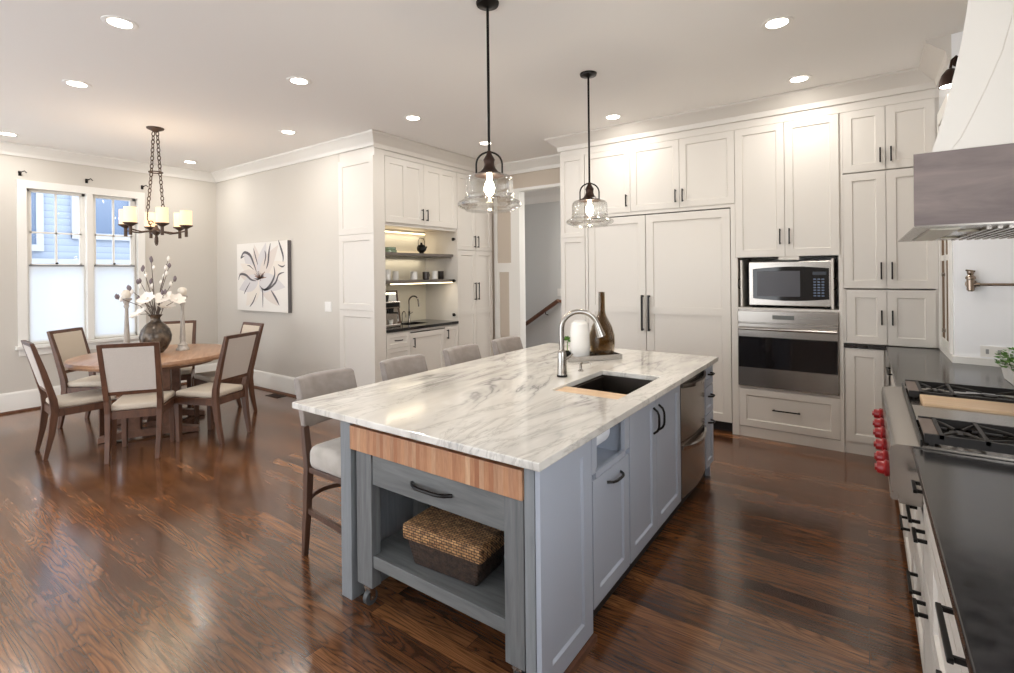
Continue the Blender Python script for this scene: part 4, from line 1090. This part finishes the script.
for tip, w, mi in (((110, 150), 60, 0), ((190, 95), 60, 1), ((270, 90), 66, 0), ((350, 110), 60, 1), ((395, 220), 66, 2), ((390, 380), 60, 0), ((345, 500), 60, 1), ((130, 510), 80, 2), ((80, 400), 60, 0), ((75, 290), 52, 1), ((90, 220), 50, 2), ((300, 400), 70, 0)):
    petal(m, C0, tip, w, mi, .0015 + .0002*random.random())
for pts, w in (([(95, 175), (120, 145), (160, 165), (185, 220), (205, 280)], 11), ([(75, 335), (90, 295), (130, 300), (165, 330), (200, 340)], 9), ([(185, 120), (200, 180), (215, 235)], 6), ([(300, 95), (290, 150), (283, 220), (270, 262)], 10),
               ([(262, 140), (268, 180), (255, 240)], 7), ([(350, 80), (362, 120), (378, 180), (378, 220)], 9), ([(320, 245), (325, 300), (300, 360), (262, 398), (238, 385)], 10), ([(385, 285), (350, 300), (330, 350), (280, 395), (240, 395)], 8),
               ([(225, 370), (243, 400), (246, 450), (245, 515)], 6), ([(205, 420), (180, 480), (155, 515)], 6), ([(300, 400), (330, 450), (352, 495)], 9), ([(160, 350), (130, 400), (115, 430)], 5), ([(345, 235), (372, 250), (390, 240)], 5), ([(120, 170), (95, 180), (110, 160)], 6), ([(185, 265), (160, 240), (140, 235)], 4)):
    stroke(m, pts, w, 3, .0022)
random.seed(3)
for i in range(34):
    a = random.uniform(0, 2*PI); r = random.uniform(5, 48)
    x, y = C0[0]+8+r*math.cos(a), C0[1]-12+r*.85*math.sin(a)
    stroke(m, [(C0[0]+8, C0[1]), ((x+C0[0])/2+2, (y+C0[1])/2), (x, y)], 3, 3 if i % 3 else 4, .0026)
    m.mi = 4; c = cvp(x, y, .003); q = .006
    m.face([m.v(c + Vector((-q, 0, 0))), m.v(c + Vector((0, 0, q))), m.v(c + Vector((q, 0, 0))), m.v(c + Vector((0, 0, -q)))])
m.build('painted_flower', [mat('pale grey paint', (206, 202, 202), .7), mat('blush paint', (214, 204, 196), .7), mat('warm white paint', (224, 216, 206), .7), mat('charcoal paint', (92, 88, 92), .7), mat('rust paint', (130, 84, 60), .7)], pa)
sw = thing('light_switch', 'white double light switch on the dining wall right of the painting', 'light switch', (-5.23, YA-.001, 1.165))
B(-.065, .065, -.007, 0, -.06, .06).build('plate', CER, sw, bev=.002)
for x in (-.03, .03): B(x-.014, x+.014, -.011, -.006, -.03, .03).build('rocker', CER, sw)
vt = MB()
for k in range(8): vt.box(-6.3, -6.05, 3.47+.012*k, 3.476+.012*k, .0, .006)
vt.box(-6.32, -6.03, 3.46, 3.466, 0, .006).box(-6.32, -6.03, 3.566, 3.572, 0, .006)
tag(vt.build('floor_vent', BRONZE), 'brown slotted floor vent beside the dining wall baseboard', 'floor vent')

# ------------------------------------------------------------------ bar wall (fronts face +x, local x -> +y)
def bunit(name, lb, cat, y, grp=None, x=XB-.02): return thing(name, lb, cat, (x, y, 0), PI/2, grp)
# panelled end facing the dining room
ed = thing('panelled_end', 'tall white three panel cabinet end facing the dining side of the bar', 'cabinet panel', (-5.0, YA+.005, 0))
B(0, .62, 0, .14, 0, 2.96).build('body', WHITE, ed)
for a, b in ((.02, 1.14), (1.14, 2.0), (2.0, 2.86)): door(ed, 0, .62, a, b, fr=.07, name='panel')
yb0, yb1, yp1 = 3.80, 5.02, 5.78
u = bunit('upper_cabinet', 'white two door cabinet above the bar niche', 'cabinet', yb0)
carcass(u, 0, 1.22, 2.13, 2.88, d=.58); 
B(0, 1.22, .0, .03, 2.10, 2.13).build('light_rail', WHITE, u)
w = 1.22
# doors have a narrow middle stile, four fields in all
for a, b, hx_ in ((0, w/2, w/2-.04), (w/2, w, w/2+.04)):
    d = door(u, a, b, 2.135, 2.88, fr=.07); pull(d, hx_, 2.26, .14)
    B((a+b)/2-.03, (a+b)/2+.03, -.02, 0, 2.21, 2.81).build('middle_stile', WHITE, d)
for y in (.35, .87): MB().cyl((y, .12, 2.125), (y, .12, 2.130), .02).build('puck_light', BLACKM, u)
u = bunit('base_cabinet', 'white bar base cabinet with drawers and doors under the small sink', 'cabinet', yb0)
b = MB(); b.box(0, .015, 0, .58, .1, .885).box(1.205, 1.22, 0, .58, .1, .885).box(.015, 1.205, .0, .58, .1, .12).box(.015, 1.205, .56, .58, .12, .885).box(.015, 1.205, 0, .02, .855, .885); b.build('body', WHITE, u)
B(0, 1.22, .05, .07, 0, .1).build('toe_kick', WHITE, u)
for a, b, hz in ((.1, .42, .36), (.42, .70, .62), (.70, .87, .79)):
    d = door(u, 0, .36, a, b, fr=.045, name='drawer'); bow(d, .18, (a+b)/2, .12, False)
d = door(u, .36, .96, .1, .845); pull(d, .41, .73, .12)
d = door(u, .96, 1.22, .1, .87, fr=.05); pull(d, 1.0, .77, .12)
u = bunit('pantry_cabinet', 'tall white four door pantry at the right of the bar niche', 'cabinet', yb1+.005)
w = yp1-yb1-.005
carcass(u, 0, w, .1, 2.88); B(0, w, .04, .06, 0, .1).build('toe_kick', WHITE, u)
for a, b in ((0, w/2), (w/2, w)):
    s = 1 if a == 0 else -1; hx_ = w/2 - .035*s
    d = door(u, a, b, 1.86, 2.88, fr=.06); pull(d, hx_, 1.98, .16)
    d = door(u, a, b, .1, 1.855, fr=.06, rails=(1.02,)); pull(d, hx_, 1.30, .24)
struct('trim_12', B(-4.98, -4.385, 3.795, yp1, 2.885, CEIL-.12), WHITE)
crown('trim_13', (XB, YA), (XB, 5.85), 1, 0, drop=.15, out=.13, e0=-1, e1=1, m=WHITE)
# niche lining
nl = B(-5.0, -4.97, yb0, yb1, .92, 2.10); nl = struct('wall_niche', nl, TILE)
struct('trim_14', B(-4.97, XB, yb1-.0, yb1+.004, .92, 2.10), WHITE)
ct = MB(); ring(ct, (-4.965, XB+.012, yb0+.002, yb1-.002), (-4.82, -4.56, 4.30, 4.66), .887, .92)
tag(ct.build('bar_worktop', mat('polished black granite', (26, 25, 27), .08), bev=.002), 'small polished black worktop in the bar niche', 'worktop')
m = MB().box(-4.83, -4.55, 4.29, 4.67, .74, .75).box(-4.83, -4.822, 4.29, 4.67, .75, .886).box(-4.558, -4.55, 4.29, 4.67, .75, .886).box(-4.822, -4.558, 4.29, 4.298, .75, .886).box(-4.822, -4.558, 4.662, 4.67, .75, .886)
tag(m.build('bar_sink', STEEL), 'little steel bar sink set in the black niche worktop', 'sink')
SHX = -4.56
for z, lb in ((1.765, 'grey brown floating shelf, the upper one in the bar niche'), (1.435, 'grey brown floating shelf, the lower one in the bar niche')):
    s = thing('floating_shelf', lb, 'shelf', (-4.97, (yb0+yb1)/2, z), 0, 'floating shelves in the bar niche')
    B(0, .52, -(yb1-yb0)/2+.004, (yb1-yb0)/2-.006, 0, .035).build('board', SHELFW, s, bev=.002)
    if z < 1.5: B(.49, .515, -.46, (yb1-yb0)/2-.02, -.012, 0).build('led_strip', LED, s)
    else: B(.004, .02, -.5, (yb1-yb0)/2-.02, .035, .05).build('led_strip', LED, s)
tag(B(-4.97, -4.955, yb0+.02, yb1-.02, 2.085, 2.098).build('led_strip', LED), 'warm light strip at the top of the bar niche', 'light strip')
for z, e in ((2.07, 0.8), (1.745, 0.7), (1.415, 1.3)):
    l = bpy.data.lights.new('niche_light', 'AREA'); l.shape = 'RECTANGLE'; l.size = .03; l.size_y = 1.0; l.energy = e; l.color = (1, .88, .68)
    q = bpy.data.objects.new('niche_light', l); COL.objects.link(q); q.location = (-4.90 if z != 1.415 else -4.5, (yb0+yb1)/2, z)
for z in (2.0, 1.45, 1.0):
    m = MB().box(-4.46, -4.43, yb1-.02, yb1-.002, z-.02, z+.02).box(-4.455, -4.40, yb1-.03, yb1-.018, z-.008, z+.008)
    tag(m.build('door_hinge', BLACKM), {2.0: 'dark cabinet hinge at the top right inside the bar niche', 1.45: 'dark cabinet hinge halfway down the right side of the bar niche', 1.0: 'dark cabinet hinge just above the niche worktop'}[z], 'hinge', 'hinges in the bar niche')
def on_shelf(o, z, x, y): o.location = (x, y, z); return o
def cup(nm, r, h, m, y, lb, cat, handle=False, z=1.471, grp='cups on the lower bar shelf'):
    t = thing(nm, lb, cat, (SHX-.06, y, z), 0, grp)
    MB().lathe([(0, 0), (r*.82, 0), (r, .01), (r, h), (r-.004, h), (r-.005, .008), (0, .006)], (0, 0, 0), 20).build('bowl', m, t)
    if handle: MB().tube([(.0, r-.003, h*.8), (0, r+.022, h*.75), (0, r+.026, h*.45), (0, r-.003, h*.25)], .004, 6).build('handle', BLACKM, t)
    return t
BRUSHB = brushed('black steel mug', (80, 76, 74), .3)
cup('tumbler', .040, .13, CER, 4.03, 'white tumbler at the far left of the lower bar shelf', 'cup')
cup('tumbler', .036, .11, CER, 4.16, 'white tumbler second from the left on the lower bar shelf', 'cup')
cup('mug', .045, .105, CER, 4.46, 'white mug left of the first dark mug on the lower bar shelf', 'cup')
cup('mug', .045, .10, BRUSHB, 4.675, 'dark metal mug between two white mugs on the lower bar shelf', 'cup', True)
cup('mug', .043, .11, CER, 4.83, 'white mug between the two dark mugs on the lower bar shelf', 'cup')
cup('mug', .042, .11, BRUSHB, 4.955-.03, 'dark metal mug at the right end of the lower bar shelf', 'cup', True) if False else None
cup('mug', .038, .11, BRUSHB, 4.955, 'dark metal mug at the right end of the lower bar shelf', 'cup', False)
GG = mat('green tinted glass', (150, 176, 156), .1, 0, Transmission_Weight=.5)
for k in range(2):
    m = MB().lathe([(0, 0), (.075-.01*k, 0), (.085-.01*k, .008), (.085-.01*k, .032), (0, .032)], (0, 0, 0), 24)
    tag(m.build('glass_dish', GG, loc=(SHX-.06, 4.07, 1.801 + .033*k)), ['green glass dish on the upper bar shelf, bottom of the stack', 'green glass dish on the upper bar shelf, top of the stack'][k], 'dish', 'green glass dishes on the upper bar shelf')
kt = thing('black_kettle', 'black iron kettle with a wire bail handle on the upper bar shelf', 'kettle', (SHX-.06, 4.60, 1.801))
MB().lathe([(0, 0), (.035, 0), (.028, .012), (.03, .02), (.058, .045), (.06, .08), (.045, .11), (.02, .118), (.012, .13), (.014, .142), (0, .146)], (0, 0, 0), 24).build('body', BLACKM, kt)
MB().tube([(0, -.055, .08), (0, -.058, .16), (0, -.035, .20), (0, .035, .20), (0, .058, .16), (0, .055, .08)], .0035, 6).build('bail_handle', BLACKM, kt)
MB().tube([(0, .05, .06), (0, .08, .075), (0, .095, .10)], [.012, .009, .007], 8).build('spout', BLACKM, kt)
bf = thing('bar_faucet', 'polished chrome gooseneck faucet in the bar niche', 'faucet', (-4.88, 4.62, .921))
MB().lathe([(0, 0), (.022, 0), (.018, .01), (.014, .03), (.014, .12), (.018, .13), (.011, .14), (0, .14)], (0, 0, 0), 16).build('body', CHROME, bf)
MB().tube([(0, 0, .13), (0, 0, .27)] + [(.055 - .055*math.cos(a), .03 - .03*math.cos(a), .27 + .065*math.sin(a)) for a in [PI*i/9 for i in range(1, 9)]] + [(.115, .06, .24)], .010, 10).build('gooseneck', CHROME, bf)
MB().tube([(.113, .059, .25), (.122, .065, .20)], [.011, .016], 10).build('spray_head', CHROME, bf)
MB().tube([(0, .012, .10), (0, .06, .12)], .006, 8).build('lever', CHROME, bf)
wf = thing('water_tap', 'small chrome filtered water tap left of the bar faucet', 'faucet', (-4.86, 4.48, .921))
MB().tube([(0, 0, 0), (0, 0, .10)] + [(.035 - .035*math.cos(a), 0, .10 + .045*math.sin(a)) for a in [PI*i/8 for i in range(1, 9)]] + [(.07, 0, .07)], .006, 8).build('neck', CHROME, wf)
MB().lathe([(0, 0), (.016, 0), (.012, .02), (0, .02)], (0, 0, 0), 12).build('base', CHROME, wf)
# framed board and coffee machine
fb = thing('framed_mirror', 'dark framed mirror leaning against the back of the bar niche', 'mirror', (-4.86, 4.20, .922))
fb.rotation_euler = (0, math.radians(-9), 0)
m = MB(); m.box(-.01, .012, -.25, -.23, 0, .42).box(-.01, .012, .23, .25, 0, .42).box(-.01, .012, -.23, .23, 0, .02).box(-.01, .012, -.23, .23, .40, .42); m.build('frame', STOOLW, fb)
B(-.004, .004, -.23, .23, .02, .40).build('glass', mat('silver mirror', (190, 188, 184), .08, .9), fb)
cm = thing('coffee_machine', 'black and steel espresso machine at the left of the bar niche', 'coffee machine', (-4.62, 4.03, .922))
m = MB(); m.box(-.11, .04, -.12, .12, 0, .28).box(-.11, .09, -.12, .12, .22, .30).box(-.11, .10, -.12, .12, 0, .035); m.build('body', STEEL, cm, bev=.006)
m = MB().lathe([(0, .30), (.05, .30), (.06, .36), (.055, .38), (0, .385)], (-.03, -.03, 0), 18); m.build('bean_hopper', BLACKM, cm)
m = MB(); m.cyl((.06, 0, .16), (.06, 0, .22), .03); m.tube([(.06, 0, .17), (.13, .05, .165)], .010); m.build('portafilter', BLACKM, cm)
B(.085, .094, -.10, .10, .235, .285).build('control_panel', BLACKM, cm)
MB().lathe([(0, 0), (.022, 0), (.03, .05), (.027, .05), (.02, .004), (0, .004)], (.055, .0, .036), 14).build('cup', CER, cm)

# ------------------------------------------------------------------ doorway and hall
cs = MB(); cs.box(-4.085, -3.95, 5.83, 5.85, 0, 2.72).box(-4.085, -2.9, 5.825, 5.85, 2.70, 2.73).box(-3.95, -3.94, 5.83, 5.97, 0, 2.70).box(-3.95, -2.9, 5.83, 5.97, 2.69, 2.70)
struct('trim_15', cs, TRIM)
wn = MB(); wn.box(-4.385, -4.33, 5.835, 5.85, .0, 2.955).box(-4.33, -4.30, 5.838, 5.85, 0, 1.66).box(-4.13, -4.085, 5.838, 5.85, 0, 1.66).box(-4.33, -4.085, 5.836, 5.85, 1.56, 1.66).box(-4.33, -4.085, 5.825, 5.85, 1.66, 1.69).box(-4.30, -4.13, 5.838, 5.85, .0, .22)
struct('trim_16', wn, TRIM)
crown('trim_17', (-4.385, 5.85), (-2.87, 5.85), 0, -1, drop=.15, out=.13)
crown('trim_18', (-7.0, 7.05), (-1.0, 7.05), 0, -1, zt=CEIL-.2, drop=.2, out=.12)
struct('ceiling_hall', B(-7.0, -1.0, 5.97, 7.05, CEIL-.2, CEIL-.001), CEILM)
base('baseboard_hall', (-5.0, 7.05), (-1.0, 7.05), 0, -1)
hl = bpy.data.lights.new('hall_fill', 'AREA'); hl.shape = 'DISK'; hl.size = .5; hl.energy = 16; hl.color = (1, .96, .9)  # unseen fill light, added to brighten the hall
ho = bpy.data.objects.new('hall_fill', hl); COL.objects.link(ho); ho.location = (-2.6, 6.5, 2.86)
hr = thing('handrail', 'dark wood stair handrail on the pale hallway wall', 'handrail')
a, b = Vector((-5.15, 6.97, .34)), Vector((-3.98, 6.97, 1.10))
m = MB(); d = (b-a).normalized(); n = Vector((-d.z, 0, d.x))
pr = [(-.022, -.03), (.022, -.03), (.03, .0), (.024, .026), (-.024, .026), (-.03, 0)]
m.loft([[p + Vector((0, q[0], 0)) + n*q[1] for q in pr] for p in (a, b)]); m.build('rail', RAILW, hr)
for t in (.35, .80):
    p = a.lerp(b, t); MB().tube([p + Vector((0, 0, -.02)), p + Vector((0, .0, -.07)), Vector((p.x, 7.049, p.z-.09))], .008).build('bracket', BRONZE, hr)
MB().loft([[b + Vector((0, q[0], 0)) + n*q[1] for q in pr], [b + Vector((.03, q[0] + .04, -.01)) + n*q[1] for q in pr], [b + Vector((.035, .075 + q[0]*.1, -.01)) + n*q[1] for q in pr]]).build('return_end', RAILW, hr)
s2 = B(-4.03, -3.95, 7.042, 7.049, 1.17, 1.29).build('light_switch', CER); tag(s2, 'white light switch above the handrail end on the hallway wall', 'light switch')
B(-4.005, -3.975, 7.036, 7.043, 1.20, 1.26).build('rocker', CER, s2)

# ------------------------------------------------------------------ pendants
def make_pendant(lb):
    t = thing('pendant_lamp', lb, 'pendant lamp', (0, 0, 0), 0, 'glass pendants over the island')
    MB().lathe([(0, CEIL-.03), (.012, CEIL-.03), (.03, CEIL-.022), (.062, CEIL-.016), (.066, CEIL-.006), (.066, CEIL), (0, CEIL)], (0, 0, 0), 30).build('canopy', BLACKM, t)
    MB().cyl((0, 0, 2.235), (0, 0, CEIL-.025), .008, n=12).build('rod', BLACKM, t)
    # yoke
    r = .074; pts = [sd*-r + Vector((0, 0, 2.105)), sd*-r + Vector((0, 0, 2.165))]
    for i in range(1, 12):
        a = PI - PI*i/12; pts.append(sd*r*math.cos(a) + Vector((0, 0, 2.165 + .07*math.sin(a))))
    pts += [sd*r + Vector((0, 0, 2.165)), sd*r + Vector((0, 0, 2.105))]
    MB().tube(pts, .0055, 8).build('yoke', BLACKM, t)
    MB().lathe([(.0, 2.098), (.083, 2.098), (.085, 2.106), (.07, 2.113), (.052, 2.122), (.036, 2.142), (.029, 2.165), (.031, 2.185), (.034, 2.19), (.026, 2.205), (.016, 2.222), (.014, 2.24), (0, 2.245)], (0, 0, 0), 30).build('metal_cap', BRONZE, t)
    pr = [(.08, 2.1), (.118, 2.096), (.132, 2.082), (.136, 2.06), (.136, 2.03), (.136, 2.0), (.140, 1.99), (.137, 1.982), (.143, 1.975), (.141, 1.966), (.158, 1.958), (.178, 1.948), (.183, 1.937), (.180, 1.926), (.168, 1.918), (.150, 1.912), (.14, 1.905), (.136, 1.900)]
    MB().lathe(pr, (0, 0, 0), 48).build('glass_shade', GLASS, t)
    MB().lathe([(0, 1.985), (.016, 1.99), (.028, 2.01), (.031, 2.03), (.024, 2.055), (.014, 2.075), (.014, 2.098), (0, 2.098)], (0, 0, 0), 20).build('bulb', BULB, t)
    MB().lathe([(0, 1.888), (.012, 1.89), (.014, 1.90), (.006, 1.91), (.006, 1.985), (0, 1.985)], (0, 0, 0), 12).build('glass_finial', GLASS, t)
    return t
p0 = make_pendant('nearer clear glass pendant lamp over the island, left of the other')
p0.location = (-1.747, 2.285, 0)
copy_thing(p0, (-1.745, 3.565, 0), 0, 'farther clear glass pendant lamp over the far end of the island')
for (x, y) in ((-1.747, 2.285), (-1.745, 3.565)):
    l = bpy.data.lights.new('pendant_glow', 'POINT'); l.energy = 5; l.color = (1, .86, .68); l.shadow_soft_size = .03
    lo_ = bpy.data.objects.new('pendant_glow', l); COL.objects.link(lo_); lo_.location = (x, y, 1.965)

# ------------------------------------------------------------------ recessed ceiling lights
RL = [((-3.683, 1.132), 'recessed ceiling light at the upper left, largest in view'), ((-5.117, 1.283), 'recessed ceiling light left of the chandelier canopy, above the window'),
      ((-3.66, 2.306), 'recessed ceiling light between the chandelier and the near pendant'), ((-5.056, 3.05), 'recessed ceiling light close to the painting wall crown'),
      ((-7.467, 1.288), 'recessed ceiling light at the far left frame edge by the window wall'), ((-7.414, 3.049), 'recessed ceiling light in the dining corner behind the chandelier chain'),
      ((-3.637, 3.522), 'recessed ceiling light in front of the bar cabinet crown'), ((-.437, 3.552), 'recessed ceiling light at the upper right, nearer the camera'),
      ((-.425, 4.696), 'recessed ceiling light close to the tall oven cabinet doors'), ((-2.037, 4.706), 'recessed ceiling light above the refrigerator, behind the far pendant'),
      ((-3.66, 4.72), 'recessed ceiling light beside the near pendant rod, before the hallway opening')]
cl = thing('recessed_light', RL[0][1], 'ceiling light', (0, 0, CEIL), 0, 'recessed ceiling lights')
MB().lathe([(.062, -.002), (.085, -.006), (.092, -.003), (.093, 0), (.062, 0), (.062, -.002)], (0, 0, 0), 36).build('trim_ring', mat('white trim ring', (236, 234, 230), .4), cl)
MB().lathe([(0, -.003), (.061, -.003), (.061, -.0005), (0, -.0005)], (0, 0, 0), 30).build('lens', LENS, cl)
ldat = bpy.data.lights.new('recessed_lamp', 'AREA'); ldat.shape = 'DISK'; ldat.size = .12; ldat.energy = CAN_W; ldat.color = (1, .95, .88)
lo_ = bpy.data.objects.new('recessed_lamp', ldat); COL.objects.link(lo_); lo_.parent = cl; lo_.location = (0, 0, -.012)
for i, ((x, y), lb) in enumerate(RL):
    if i == 0: cl.location = (x, y, CEIL)
    else: copy_thing(cl, (x, y, CEIL), None, lb)
